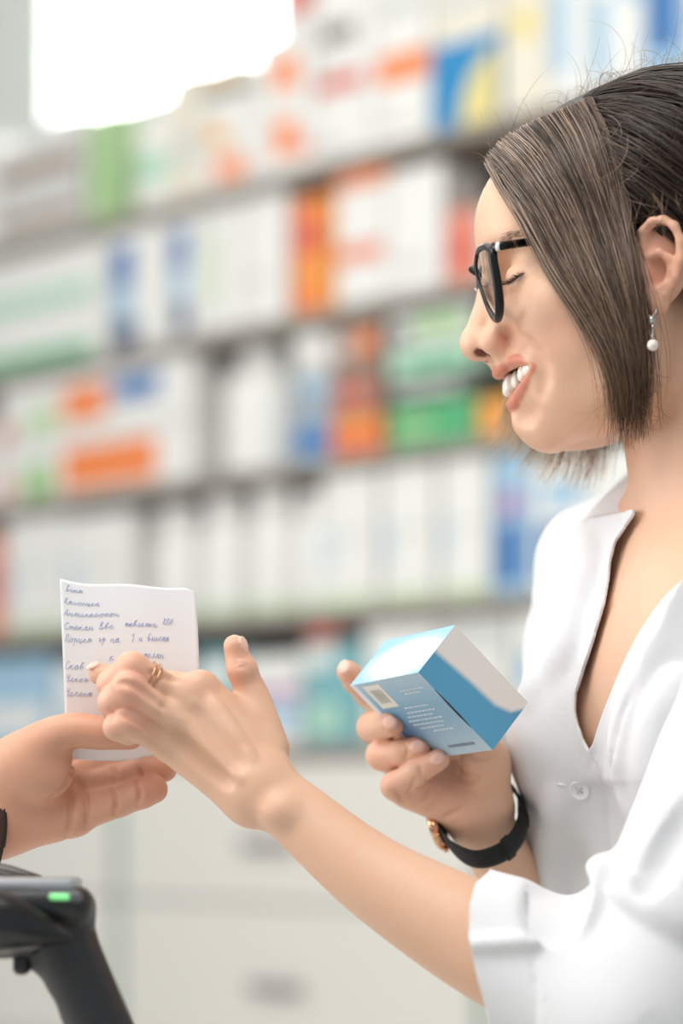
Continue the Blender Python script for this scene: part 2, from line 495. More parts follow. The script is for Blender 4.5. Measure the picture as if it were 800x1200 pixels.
def bottle(name, cat, xc, wpx, ytop, row, body, cap, label, group, lab=None, capf=0.22, neck=0.55, setback=14, capw=None):
    s0, s1 = s_at(xc - wpx / 2, setback), s_at(xc + wpx / 2, setback); sm = (s0 + s1) / 2
    r = (s1 - s0) / 2 * 0.80
    zb = ZB[row] + BOARD_T / 2 + 0.8; h = min(z_at(ytop, sm, setback), 1e9 if row == 0 else ZB[row - 1] - BOARD_T / 2 - 4) - zb
    org = SW(sm, setback + r, zb); cw = r * (capw or neck + .1)
    hb = h * (1 - capf)
    pr = [(r * .9, 0), (r, 3), (r, hb * .84), (r * .93, hb * .90), (r * neck, hb * .97), (r * neck, hb)]
    V, F = lathe(pr, 24); cols = [body]; mi = [0] * len(F)
    for (v0, v1, c) in (lab or []):
        lv, lf = lathe([(r * .99, v0 * hb), (r + .6, v0 * hb + .5), (r + .6, v1 * hb - .5), (r * .99, v1 * hb)], 24)
        if c not in cols: cols.append(c)
        V, F = cat_list((V, F), (lv, lf)); mi += [cols.index(c)] * len(lf)
    o = put(name, V + org, F, [pm(c) for c in cols], origin=org, midx=mi)
    auto_smooth(o, 50)
    tag(o, label, cat, group)
    cv, cf = lathe([(cw, hb + .3), (cw, h - 3), (cw * .9, h), (cw * .2, h)], 24)
    put('cap', cv + org, cf, pm(cap), parent=o)
    return o
G0, G1, G2, G3, G4 = ['packs on the ' + t + ' shelf' for t in ('top', 'second', 'third', 'fourth', 'lowest')]
TXT = lambda c='Br': [(.08, .62, .62, .74, c), (.08, .5, .34, .42, 'G')]
# top row -----------------------------------------------------------
pack('medicine_carton', 'carton', -95, -8, 172, 0, 'W', TXT('K'), 'white carton at the very left edge of the top shelf', G0)
for k, (yb, yt) in enumerate([(None, 228), (226, 165)]):
    pack('medicine_carton', 'carton', -6, 96, yt, 0, 'G', [(.04, .95, .34, .62, 'Br'), (.0, 1, .9, 1, 'W')],
         'flat grey-white carton with brown print, ' + ('under a matching one' if k == 0 else 'on top of a matching one') + ', top shelf left', G0, ybot=yb)
pack('medicine_carton', 'carton', 52, 97, 136, 0, 'W', [(.2, .8, .3, .6, 'G')], 'small white pack topping the flat stack at the left of the top shelf', G0, ybot=157)
pack('medicine_carton', 'carton', 104, 137, 131, 0, 'LG', [(.3, 1, .0, .95, 'Gn')], 'slim pale green carton left of a white bottle on the top shelf', G0)
bottle('medicine_bottle', 'bottle', 168, 56, 120, 0, 'W', 'W', 'tall white bottle beside the green carton on the top shelf', G0, lab=[(.3, .62, 'PG')], capf=.14)
pack('medicine_carton', 'carton', 197, 234, 86, 0, 'C', [(.2, .9, .3, .5, 'G')], 'plain beige carton right of the white bottle on the top shelf', G0)
pack('medicine_carton', 'carton', 236, 298, 112, 0, 'W', [(.25, .85, .1, .35, 'O'), (.1, .5, .5, .7, 'OY')], 'white carton with an orange splash below, under a yellow-spotted one', G0)
pack('medicine_carton', 'carton', 236, 284, 76, 0, 'C', [(.15, .6, .25, .7, 'OY')], 'cream carton with a yellow spot, stacked below the bright window edge', G0, ybot=99)
bk = [(300, 368, 208, 122, 'W', [(.3, .7, .25, .8, 'O'), (.75, .95, .2, .45, 'Sa')], 'white carton with an orange square, lowest of three stacked on the top shelf'),
      (300, 366, 122, 42, 'W', [(.3, .75, .2, .7, 'O')], 'white carton with an orange blot, middle of three stacked on the top shelf'),
      (328, 366, 42, -60, 'W', [(.2, 1, .25, .62, 'R')], 'white carton with a red corner, topmost of three stacked on the top shelf'),
      (370, 436, 198, 126, 'W', [(.1, .6, .15, .4, 'G')], 'plain white carton under a red-striped one on the top shelf'),
      (370, 436, 126, 58, 'W', [(.0, .85, .3, .6, 'R'), (.1, .5, .75, .9, 'G')], 'white carton with a slanting red stripe on the top shelf'),
      (370, 436, 58, -50, 'W', [(.1, .7, .1, .3, 'K')], 'white carton above the red-striped one on the top shelf'),
      (438, 503, 178, 52, 'W', [(.05, 1, .62, .92, 'O'), (.1, .6, .2, .3, 'G')], 'white carton with an orange top band on the top shelf, left of the blue one'),
      (438, 503, 52, -60, 'W', [(.1, .9, .3, .5, 'G')], 'white carton above the orange-banded one on the top shelf')]
for (x0, x1, yb, yt, c, pt, lb) in bk:
    pack('medicine_carton', 'carton', x0, x1, yt, 0, c, pt, lb, G0, ybot=None if yb > 160 and yt > 45 else yb)
# blue carton with a curved cream field
o = pack('medicine_carton', 'carton', 506, 584, 46, 0, 'SB', [], 'bright blue carton with a curved cream field on the top shelf', G0)
bb = [v.co.copy() for v in o.data.vertices]
_s0, _s1 = s_at(506, 14), s_at(584, 14); _w = _s1 - _s0; _h = z_at(46, (_s0 + _s1) / 2, 14) - ZB[0] - BOARD_T / 2
bm = bmesh.new(); bm.from_mesh(o.data)
arc = [(.42, .02), (.46, .3), (.56, .52), (.74, .72), (.97, .84), (.97, .02)]
vs = [bm.verts.new(Vector(RM @ np.array([-_w / 2 + a * _w, -55.6, b * _h])) / 1000) for a, b in arc]
f = bm.faces.new(vs); f.material_index = 1; bm.to_mesh(o.data); bm.free(); o.data.materials.append(pm('Y'))
pack('medicine_carton', 'carton', 506, 584, -70, 0, 'C', [(.1, .8, .3, .5, 'G')], 'cream carton lying on top of the bright blue one', G0, ybot=46)
tr = [(588, 640, -40, 'C', [(.2, .8, .5, .7, 'Y')], 'cream carton right of the bright blue one on the top shelf'),
      (642, 690, -50, 'W', [(.1, .5, .2, .8, 'LB')], 'white carton with a pale blue side above the woman\'s forehead'),
      (692, 752, -60, 'W', [(.0, .35, .1, .7, 'LB'), (.6, 1, .6, .8, 'LB')], 'white carton with pale blue marks above the woman\'s hair'),
      (754, 805, -60, 'LB', [(.1, .8, .2, .8, 'B')], 'blue carton at the upper right corner above the woman\'s hair'),
      (807, 870, -40, 'W', [(.1, .8, .4, .6, 'B')], 'white and blue carton at the right end of the top shelf')]
for (x0, x1, yt, c, pt, lb) in tr: pack('medicine_carton', 'carton', x0, x1, yt, 0, c, pt, lb, G0)
# second row --------------------------------------------------------
for k, (yb, yt) in enumerate([(None, 372), (370, 302)]):
    pack('medicine_carton', 'carton', -70, 124, yt, 1, 'W', [(.0, .92, .06, .3, 'PG' if k else 'DG'), (.0, 1, .3, .36, 'PG')],
         'long white carton with ' + ('a pale green' if k else 'a darker green') + ' lower band on the second shelf left', G1, ybot=yb)
pack('medicine_carton', 'carton', 128, 196, 264, 1, 'W', [(.05, .42, .52, .88, 'B'), (.05, .5, .02, .26, 'N'), (.05, .4, .26, .52, 'LB')], 'white carton with dark blue patches on the second shelf, beside the green-banded ones', G1)
pack('medicine_carton', 'carton', 199, 238, 248, 1, 'W', [(.05, .55, .55, .9, 'B'), (.1, .6, .05, .3, 'N'), (.05, .5, .3, .55, 'LB')], 'narrow white carton with dark blue patches on the second shelf', G1)
pack('medicine_carton', 'carton', 241, 282, 232, 1, 'W', [(.1, .3, .2, .8, 'LG')], 'plain white carton with a faint green strip on the second shelf', G1)
pack('medicine_carton', 'carton', 284, 336, 222, 1, 'W', [(.1, .5, .3, .4, 'G')], 'plain white carton left of the orange one on the second shelf', G1)
pack('medicine_carton', 'carton', 343, 386, 232, 1, 'O', [(.1, .9, .55, .8, 'R'), (.2, .6, .25, .45, 'OY'), (.85, 1, 0, 1, 'OY')], 'orange-red carton on the second shelf', G1)
pack('medicine_carton', 'carton', 390, 452, 220, 1, 'W', [(.05, .95, .36, .52, 'Sa'), (.0, .08, .0, 1, 'OY')], 'white carton with a faint orange line right of the orange one', G1)
pack('medicine_carton', 'carton', 392, 450, 200, 1, 'O', [(.1, .7, .3, .7, 'Sa')], 'flat orange pack lying on a white carton on the second shelf', G1, ybot=219)
pack('medicine_carton', 'carton', 454, 518, 196, 1, 'W', [(.2, .7, .2, .3, 'G')], 'big plain white carton left of the salmon-red one on the second shelf', G1)
pack('medicine_carton', 'carton', 523, 560, 246, 1, 'Sa', [(.1, .9, .3, .6, 'R')], 'salmon-red carton in front of the woman\'s forehead on the second shelf', G1)
pack('medicine_carton', 'carton', 562, 640, 235, 1, 'G', [(.1, .9, .3, .6, 'W')], 'grey carton hidden behind the woman\'s forehead on the second shelf', G1)
# third row ---------------------------------------------------------
for k, (yb, yt) in enumerate([(None, 508), (506, 432)]):
    pack('medicine_carton', 'carton', 0, 226, yt, 2, 'W',
         [(.34, .83, .1, .82, 'O'), (.12, .3, .02, .62, 'Gn'), (.0, .06, .1, .5, 'Sa')] if k == 0 else
         [(.34, .58, .2, .8, 'O'), (.6, .84, .42, .82, 'B'), (.14, .32, .1, .55, 'LG'), (.0, .06, .0, .4, 'R')],
         'long white carton with ' + ('a wide orange field, under an orange-and-blue one' if k == 0 else 'small orange and blue fields, on top of another') + ', third shelf', G2, ybot=yb)
pack('medicine_carton', 'carton', -90, -4, 500, 2, 'W', [(.2, .8, .3, .6, 'R')], 'white carton with red print at the left edge of the third shelf', G2)
bottle('medicine_bottle', 'bottle', 278, 92, 390, 2, 'W', 'W', 'big plain white bottle on the third shelf, left of the blue-labelled jar', G2, lab=[(.1, .7, 'W')], capf=.16)
bottle('medicine_jar', 'jar', 357, 76, 383, 2, 'LB', 'W', 'jar with a wide white cap and blue label on the third shelf', G2, lab=[(.1, .4, 'B'), (.46, .82, 'GB')], capf=.36, capw=1.0, neck=.85)
for (yb, yt, c, pt, lb) in [(None, 486, 'O', [(.1, .9, .2, .5, 'R'), (.2, .8, .6, .8, 'OY')], 'orange-red pack at the bottom of a small stack on the third shelf'),
                            (484, 432, 'Br', [(.1, .8, .3, .6, 'R')], 'brownish-red pack in the middle of a small stack on the third shelf'),
                            (430, 376, 'Br', [(.5, .9, .3, .7, 'O'), (.1, .4, .3, .6, 'G')], 'brown pack with an orange spot topping a small stack on the third shelf')]:
    pack('medicine_carton', 'carton', 388, 446, yt, 2, c, pt, lb, G2, ybot=yb)
for (yb, yt, c, pt, lb) in [(None, 470, 'DG', [(.1, .5, .3, .6, 'Gn')], 'bright green pack at the bottom of a stack in front of the woman\'s mouth'),
                            (468, 440, 'K', [(.1, .8, .3, .6, 'G')], 'dark grey pack on the bright green one'),
                            (438, 408, 'PG', [(.2, .9, .2, .6, 'DG')], 'pale green pack in a stack in front of the woman\'s mouth'),
                            (406, 362, 'G', [(.3, .9, .3, .8, 'Gn'), (.05, .25, .2, .6, 'K')], 'grey-green pack topping the stack in front of the woman\'s nose')]:
    pack('medicine_carton', 'carton', 455, 556, yt, 2, c, pt, lb, G2, ybot=yb)
pack('medicine_carton', 'carton', 560, 600, 466, 2, 'OY', [(.1, .9, .3, .6, 'O')], 'small orange-yellow pack in front of the woman\'s lips', G2)
pack('medicine_carton', 'carton', 604, 700, 400, 2, 'G', [], 'grey carton behind the woman\'s chin on the third shelf', G2)
# fourth row --------------------------------------------------------
pack('medicine_carton', 'carton', -70, 2, 632, 3, 'Sa', [(.1, .9, .4, .7, 'R')], 'red-brown carton at the left edge of the fourth shelf', G3)
seq = [(6, 78, 606, 'carton'), (80, 156, 602, 'carton'), (166, 216, 592, 'bottle'), (222, 272, 580, 'bottle'), (278, 328, 566, 'bottle'), (332, 374, 578, 'bottle'),
       (378, 442, 540, 'carton'), (448, 510, 530, 'carton'), (516, 572, 520, 'carton')]
ords = ['first', 'second', 'third', 'fourth', 'fifth', 'sixth', 'seventh', 'eighth', 'ninth']
for k, (x0, x1, yt, kd) in enumerate(seq):
    lb = 'white %s with grey-green foot, %s white pack from the left on the fourth shelf' % (kd, ords[k])
    if kd == 'bottle': bottle('medicine_bottle', 'bottle', (x0 + x1) / 2, (x1 - x0) * 1.2, yt, 3, 'W', 'W', lb, G3, lab=[(.04, .12, 'LG'), (.2, .5, 'W')], capf=.16, neck=.75)
    else: pack('medicine_carton', 'carton', x0, x1, yt, 3, 'W', [(.05, .95, .02, .1, 'LG'), (.04, .14, .3, .6, 'LB'), (.3, .8, .5, .55, 'G')], lb, G3)
pack('medicine_carton', 'carton', 578, 622, 528, 3, 'LB', [(.1, .8, .08, .5, 'B'), (.2, .7, .55, .72, 'P')], 'blue and lilac carton right of the white packs on the fourth shelf', G3)
pack('medicine_carton', 'carton', 624, 690, 530, 3, 'W', [(.1, .7, .1, .5, 'B'), (.2, .9, .6, .8, 'LB')], 'white and blue carton beside the woman\'s shoulder on the fourth shelf', G3)
pack('medicine_carton', 'carton', 692, 770, 522, 3, 'W', [(.1, .8, .3, .5, 'C')], 'white carton behind the woman\'s neck on the fourth shelf', G3)
# lowest row --------------------------------------------------------
low = [(-40, 62, 772, 'LB', [(.1, .9, .2, .5, 'W')], 'pale blue carton left of the handwritten note on the lowest shelf'),
       (66, 150, 778, 'W', [(.1, .9, .1, .4, 'LB')], 'white carton behind the handwritten note on the lowest shelf'),
       (152, 228, 776, 'T', [(.1, .9, .3, .6, 'W')], 'teal carton behind the handwritten note on the lowest shelf'),
       (231, 276, 762, 'T', [(.1, .9, .6, .9, 'W')], 'teal and white carton behind the raised thumb on the lowest shelf'),
       (282, 352, 768, 'W', [(.0, 1, .52, .64, 'P'), (.0, 1, .2, .45, 'LB')], 'white carton with a lilac stripe right of the raised thumb'),
       (356, 424, 752, 'T', [(.1, .6, .1, .4, 'PG'), (.0, .5, .75, .95, 'W')], 'teal carton behind the blue medicine box on the lowest shelf'),
       (428, 512, 730, 'W', [(.1, .6, .1, .3, 'G')], 'white carton directly behind the blue medicine box'),
       (516, 596, 722, 'G', [(.2, .9, .4, .7, 'W')], 'light grey carton right of the blue medicine box on the lowest shelf'),
       (600, 680, 716, 'W', [(.1, .6, .4, .7, 'LB')], 'white carton behind the woman\'s shoulder on the lowest shelf')]
for (x0, x1, yt, c, pt, lb) in low: pack('medicine_carton', 'carton', x0, x1, yt, 4, c, pt, lb, G4)
pack('medicine_carton', 'carton', 360, 392, 735, 4, 'R', [], 'small red pack lying on the teal carton on the lowest shelf', G4, ybot=751)
# ---------------------------------------------------------------- the woman: head, neck and chest
YAW = math.radians(3.0)
HF = np.array([-math.cos(YAW), -math.sin(YAW), 0]); HL = np.array([math.sin(YAW), -math.cos(YAW), 0]); HU = np.array([0, 0, 1.0])
HO = P(700, 400, 1450)
HB = np.stack([HF, HL, HU])            # world -> local rows (a forward, b to her left side / towards us, c up)
def H(px, py, b=0.0):
    """local head coordinates of the point at lateral offset b (mm) that shows at px, py"""
    k = (px - 400) / FPX
    q0 = HO + b * HL
    a = (k * q0[1] - q0[0]) / (HF[0] - k * HF[1])
    q = q0 + a * HF
    z = CAMZ - (py - HZ) / FPX * q[1]
    return np.array([a, b, z - HO[2]])
def h2w(L): return np.asarray(L) @ HB + HO
def w2h(Wp): return (np.asarray(Wp) - HO) @ HB.T
PITCH = math.radians(12)
RP = np.array([[math.cos(PITCH), 0, -math.sin(PITCH)], [0, 1, 0], [math.sin(PITCH), 0, math.cos(PITCH)]])  # head tilted down
def rotc(deg):   # rows: axes turned in the a-c plane (positive = forward axis dips)
    t = math.radians(deg); return np.array([[math.cos(t), 0, -math.sin(t)], [0, 1, 0], [math.sin(t), 0, math.cos(t)]])

UL = [H(584.5, 436, 0), H(589, 430, 8), H(600, 422.5, 16), H(612, 420.5, 21), H(624, 426, 25)]
ULR = [4.2, 4.0, 3.5, 2.9, 2.1, 1.1]
LL = [H(603, 474, 0), H(604.5, 470, 8), H(610, 460, 15), H(617, 446, 21), H(624, 430, 25)]
LLR = [5.0, 5.0, 4.4, 3.6, 2.6, 1.5]
EYEC = H(616, 327, 31)
CRAN = (H(745, 234, 0) * [1, 0, 1], np.array([91, 71, 65]))

def head_mesh(h=1.35):
    f = Field((-150, -1.2 * h, -265), (92, 104, 165), h)
    f.lo[1] = 0.0 - h * 0; f.ax[1] = (np.arange(f.n[1]) * h).astype(np.float32)
    p = lambda px, py, b=0: H(px, py, b)
    # cranium and forehead
    f.ell(CRAN[0], CRAN[1], 5, rotc(16))
    f.ell(p(634, 268) * [1, 0, 1], (39, 52, 40), 14, RP)
    f.ell(p(625, 282, 20), (26, 26, 12), 10)                      # brow
    # mid face
    f.ell(p(668, 372) * [1, 0, 1], (42, 60, 62), 14, rotc(14))
    f.ell(p(644, 420) * [1, 0, 1], (26.5, 35, 30), 12)
    f.cap(p(612, 352, 20), p(648, 352, 46), 10, 12, 12)               # under the eye
    f.ell(p(676, 402, 38), (30, 24, 26), 14)                        # cheek
    f.ell(p(656, 394, 34), (19, 18, 17), 12)                        # lifted smile cheek
    f.cap(p(640, 360, 46), p(740, 320, 68), 14, 8, 14)              # zygoma
    # jaw
    f.ell(p(637, 500) * [1, 0, 1], (13.5, 15, 13.0), 9)
    f.cap(p(652, 496, 8), p(738, 446, 50), 13, 13.5, 12)
    f.cap(p(738, 446, 50), p(754, 340, 64), 14, 11, 16)
    f.cap(p(656, 484, 0), p(745, 462, 0), 17, 24, 12)
    f.ell(p(674, 452, 24), (28, 24, 28), 14)                        # lower cheek
    f.ell(p(720, 400, 30), (40, 36, 50), 16)
    f.cap(p(618, 490, 0), p(626, 470, 0), 9, 12, 10)
    # nose
    f.cap(p(583, 312), p(575.5, 345), 7.0, 7.6, 9)
    f.cap(p(575.5, 345), p(561, 396), 7.6, 9.2, 4)
    f.ell(p(557.0, 404), (9.4, 9.4, 9.0), 5)
    f.cap(p(564, 413, 0), p(586, 419, 0), 3.2, 4.5, 4)
    f.ell(p(581, 401, 12.5), (9.0, 5.2, 7.6), 4, rotc(25))
    f.cap(p(560, 405, 3), p(578, 398, 10), 7.5, 5.5, 4)
    f.cap(p(596, 385, 12), p(583, 352, 8), 9, 7, 8)
    f.cap(p(590, 420, 9), p(592, 420, 2), 6, 5, 6)                  # upper lip skin
    f.ell(p(567.5, 414.5, 8.2), (5.8, 3.0, 4.0), .8, rotc(-20), 's')    # nostril
    f.cap(p(567, 413, 8), p(575, 404, 6), 2.4, 1.6, 1.5, 's')
    f.cap(p(592, 394, 19), p(586, 410, 19), 1.6, 1.2, 3, 's')       # wing crease
    # eye socket, lids
    f.ell(p(594, 324, 28), (10, 17, 10), 10, rotc(10), 's')
    f.ell(EYEC, (12.0, 13.6, 11.6), 7)
    # --- second pass: lines carved into, and lips laid on, the finished face surface
    def surf(pts, d=0.0):
        out = []
        for (x, y) in pts:
            b = 0.0
            for b in np.arange(70, -0.1, -0.4):
                L = H(x, y, b); i = np.round((L - f.lo) / h).astype(int)
                if (i >= 0).all() and (i < f.n).all() and f.v[tuple(i)] < 0: break
            out.append(H(x, y, max(b + d, 0)))
        return out
    global UL, LL, ULR, LLR, MOUTH, TOOTHL, LASHL
    UL = [H(584.5, 436, 0)] + surf([(589, 430.5), (599, 423.5), (610, 421.5), (620, 424), (625, 428)], -2.1)
    LL = [H(603, 474, 0)] + surf([(605.5, 470), (610, 462), (616, 451), (622, 439), (625, 430)], -1.0)
    UL[1][1] = min(UL[1][1], 9); LL[1][1] = min(LL[1][1], 8)
    _u = spline(np.column_stack([np.array(UL), ULR]), 26); UL, ULR = list(_u[:, :3]), list(_u[:, 3])
    _u = spline(np.column_stack([np.array(LL), LLR]), 26); LL, LLR = list(_u[:, :3]), list(_u[:, 3])
    TOOTHL = [H(590, 452, 0)] + surf([(600, 447), (609, 440), (617, 434), (623, 430)], -4.2)
    f.chain([p(590, 454, 0)] + surf([(600, 449), (609, 442), (617, 435), (623, 430)], -1), [7.5, 6.8, 6.0, 4.2, 1.6], 2.0, 's')
    f.chain([q_ - [6, 3.5, 0] for q_ in TOOTHL[1:4]], [8, 7, 5], 2, 's')
    f.cap(p(606, 454, 0), p(616, 446, 8), 10, 9, 2, 's')
    e2_ = f.sub(); e2_.chain(UL, ULR, 0); e2_.chain(LL, LLR, 0); f.merge(e2_, 2.2)
    f.chain(surf([(608, 490), (616, 488), (624, 480)], 2.6), [1.2, 1.4, .8], 9, 's')
    f.chain(surf([(594, 391), (605, 399), (616, 408), (626, 418), (633, 430), (635, 445), (631, 462)], 1.9), [1.8, 2.1, 2.0, 1.6, 1.1, .6, .3], 9, 's')
    f.chain(surf([(586, 390), (592, 395), (594.5, 403), (592, 411)], .4), [.5, 1.1, 1.2, .6], 1.6, 's')
    f.chain(surf([(590, 315), (598, 310), (610, 310), (622, 315)], .5), [.9, 1.0, .9, .6], 2.0, 's')
    LASHL = surf([(586, 334), (593, 333), (602, 329), (613, 320)], 0)
    f.chain(LASHL, [.8, .8, .8, .5], 1.2, 's')
    f.chain(surf([(596, 346), (604, 338), (612, 330), (617, 323)], .5), [.9, .9, .8, .5], 2.0, 's')
    f.chain(surf([(592, 350), (602, 345), (612, 337)], .8), [.9, 1.0, .6], 3.0, 's')
    # ear
    e = f.sub()
    E = lambda px, py, b: p(px, py, b)
    e.ell(E(772, 308, 68), (18, 9, 27), 4, rotc(-12))
    e.chain([E(757, 312, 70), E(752, 292, 73), E(754, 272, 76), E(764, 261, 79), E(777, 259, 81), E(789, 266, 83), E(797, 283, 84), E(797, 304, 84), E(790, 326, 82), E(780, 343, 79)],
            [3, 3.2, 3.2, 3.2, 3.2, 3.2, 3.0, 2.8, 2.8, 2.8], 2)
    e.ell(E(769, 353, 76), (8, 4.2, 8.5), 4)
    e.ell(E(771, 282, 81), (10.5, 4.2, 9.5), 2.5, None, 's')            # scapha / fossa
    e.ell(E(769, 322, 79.5), (10.5, 5.6, 10), 2.5, None, 's')           # concha
    e.chain([E(760, 302, 77), E(772, 296, 79), E(783, 303, 80), E(787, 318, 80), E(781, 333, 79), E(768, 341, 78)], [2.2, 2.4, 2.6, 2.6, 2.4, 2.2], 2.5)
    e.ell(E(753, 322, 74), (4.5, 4, 6.5), 3)                          # tragus
    e.cap(E(757, 310, 72), E(760, 330, 70), 3, 3, 2, 's')
    f.merge(e, 4)
    # mirror
    g = Field((-150, -(f.n[1] - 1) * h, -265), (92, 1, 165), h)
    g.n = np.array([f.n[0], 2 * f.n[1] - 1, f.n[2]])
    g.ax = [f.ax[0], (np.arange(-(f.n[1] - 1), f.n[1]) * h).astype(np.float32), f.ax[2]]
    g.lo = np.array([g.ax[0][0], g.ax[1][0], g.ax[2][0]], np.float32)
    g.v = np.concatenate([f.v[:, :0:-1], f.v], 1)
    # neck, chest (not symmetric about the head)
    n = g.sub()
    n.cap(p(826, 430, 2), p(857, 640, 2), 54, 56, 10)
    n.cap(p(775, 480, 20), p(790, 640, 16), 17, 7, 12)                 # sternomastoid
    n.cap(p(790, 640, 10), p(880, 600, 60), 9, 9, 12)                  # near collarbone
    n.cap(p(782, 642, -4), p(750, 625, -70), 8, 9, 12)                 # far collarbone
    n.ell(p(868, 800, 5), (92, 140, 110), 30)
    n.ell(p(726, 862, -40), (42, 40, 44), 24)
    n.cap(p(750, 640, -34), p(718, 800, -44), 30, 38, 20)
    n.ell(p(850, 770, 48), (44, 44, 60), 24)
    n.ell(p(836, 880, 55), (46, 46, 50), 24)
    g.merge(n, 8)
    return g

g = head_mesh()
hV, hF = g.mesh()
hV = tri_smooth(hV, hF, 1, 0.4)
hV0 = hV.copy()

def seg_dist(V, pts, rs=None):
    d = np.full(len(V), 1e3)
    for i in range(len(pts) - 1):
        a, b = np.array(pts[i]), np.array(pts[i + 1]); ab = b - a
        t = np.clip(((V - a) @ ab) / (ab @ ab), 0, 1)
        r = 0 if rs is None else rs[i] + (rs[i + 1] - rs[i]) * t
        d = np.minimum(d, np.linalg.norm(V - a - t[:, None] * ab, axis=1) - r)
    return d
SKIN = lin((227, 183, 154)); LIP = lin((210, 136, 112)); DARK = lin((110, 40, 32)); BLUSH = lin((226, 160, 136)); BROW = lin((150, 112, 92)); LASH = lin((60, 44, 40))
Va = hV * [1, np.sign(1), 1]; Va = np.stack([hV[:, 0], np.abs(hV[:, 1]), hV[:, 2]], 1)
T = np.tile(SKIN, (len(hV), 1))
def blend(w, c):
    global T
    T = T * (1 - w[:, None]) + c * w[:, None]
sst = lambda x: np.clip(x, 0, 1) ** 2 * (3 - 2 * np.clip(x, 0, 1))
blend(0.45 * np.exp(-(np.linalg.norm((Va - H(655, 398, 42)) / [20, 30, 16], axis=1)) ** 2), BLUSH)
blend(0.5 * np.exp(-(np.linalg.norm((Va - H(590, 402, 14)) / [14, 14, 8], axis=1)) ** 2), BLUSH)
blend(0.55 * np.exp(-(np.linalg.norm((Va - H(775, 305, 80)) / [18, 12, 30], axis=1)) ** 2), lin((226, 148, 122)))
dl = np.minimum(seg_dist(Va, UL, ULR), seg_dist(Va, LL, LLR))
blend(sst((0.9 - dl) / 1.0), LIP)
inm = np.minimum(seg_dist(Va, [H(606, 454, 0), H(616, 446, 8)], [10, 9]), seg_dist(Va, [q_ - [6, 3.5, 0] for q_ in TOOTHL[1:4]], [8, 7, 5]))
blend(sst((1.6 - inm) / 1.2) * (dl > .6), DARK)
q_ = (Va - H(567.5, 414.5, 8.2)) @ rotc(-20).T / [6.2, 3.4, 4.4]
blend(.8 * sst((1.12 - np.linalg.norm(q_, axis=1)) / .15) * (Va[:, 2] > H(567, 417.5, 8)[2]), lin((120, 62, 48)))  # shade of the nostril recess painted into the skin tint
blend(0.3 * sst((2.4 - seg_dist(Va, [H(588, 283, 10), H(598, 275, 24), H(612, 272, 38), H(634, 280, 50)])) / 2.0), BROW)
blend(0.85 * sst((1.5 - seg_dist(Va, LASHL)) / 1.0), LASH)
hT = T
hVw = h2w(hV)
# ---------------------------------------------------------------- hair: scalp cap, side locks, swept-back hair, bun, loose hairs
def sdf_at(L):
    q = ((np.asarray(L) - g.lo) / g.h)
    i = np.clip(np.round(q).astype(int), 0, np.array(g.v.shape) - 1)
    return g.v[i[..., 0], i[..., 1], i[..., 2]]
def Hv(px, py, b):
    """vectorised H"""
    px, py, b = np.broadcast_arrays(np.asarray(px, float), np.asarray(py, float), np.asarray(b, float))
    k = (px - 400) / FPX
    q0x = HO[0] + b * HL[0]; q0y = HO[1] + b * HL[1]
    a = (k * q0y - q0x) / (HF[0] - k * HF[1])
    Y = q0y + a * HF[1]
    z = CAMZ - (py - HZ) / FPX * Y
    return np.stack([a, b, z - HO[2]], -1)
def drape(px, py, off, bdef, far=False, bmax=98):
    """place points that show at px, py on the head's skin, off mm above it"""
    px = np.asarray(px, float); py = np.asarray(py, float); off = np.broadcast_to(off, px.shape)
    res = np.array(np.broadcast_to(bdef, px.shape), float); done = np.zeros(px.shape, bool)
    sgn = -1 if far else 1
    for b in np.arange(bmax, -60, -1.0):
        L = Hv(px, py, sgn * b)
        hit = (~done) & (sdf_at(L) < off)
        res = np.where(hit, b, res); done |= hit
    return sgn * res, done
def smooth_rows(B, it=6):
    for _ in range(it):
        C = B.copy(); C[:, 1:-1] = 0.25 * B[:, :-2] + 0.5 * B[:, 1:-1] + 0.25 * B[:, 2:]; B = C
    return B
def strands(Pts, r0, c0, c1, taper=0.25, cmid=None, n=3, rootr=1.0):
    """Pts (N,m,3) mm -> tapered tubes with per-strand colours running from c0 (root) to c1 (tip)"""
    N, m, _ = Pts.shape
    T = np.gradient(Pts, axis=1); T /= np.maximum(np.linalg.norm(T, axis=2, keepdims=True), 1e-9)
    ref = np.array([0.3, 0.9, 0.25]); A = np.cross(T, ref); A /= np.maximum(np.linalg.norm(A, axis=2, keepdims=True), 1e-9)
    B = np.cross(T, A); t = np.linspace(0, 1, m)
    prof = np.where(t < .6, 1.0, 1 - (1 - taper) * (t - .6) / .4)
    R = np.asarray(r0).reshape(-1, 1) * prof[None]
    th = np.arange(n) / n * 2 * np.pi
    V = Pts[:, :, None, :] + R[:, :, None, None] * (np.cos(th)[:, None] * A[:, :, None, :] + np.sin(th)[:, None] * B[:, :, None, :])
    base = (np.arange(N) * m * n)[:, None, None]
    i = np.arange(m - 1)[None, :, None]; j = np.arange(n)[None, None, :]
    q = np.stack([base + i * n + j, base + i * n + (j + 1) % n, base + (i + 1) * n + (j + 1) % n, base + (i + 1) * n + j], -1).reshape(-1, 4)
    c = c0[:, None, :] * (1 - t[None, :, None] ** 1.6) + c1[:, None, :] * t[None, :, None] ** 1.6
    tint = np.repeat(c[:, :, None, :], n, 2).reshape(-1, 3)
    return V.reshape(-1, 3), q, tint
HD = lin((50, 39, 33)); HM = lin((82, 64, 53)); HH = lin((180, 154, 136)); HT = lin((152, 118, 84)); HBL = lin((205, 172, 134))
def hcol(N, a, b, spread=0.5):
    w = np.clip(rng.normal(0.32, spread, N) + CL[rng.integers(0, 40) + np.arange(N) % 40], 0, 1)[:, None]; return a * (1 - w) + b * w
CL = rng.normal(0, .25, 100)
HAIR = []
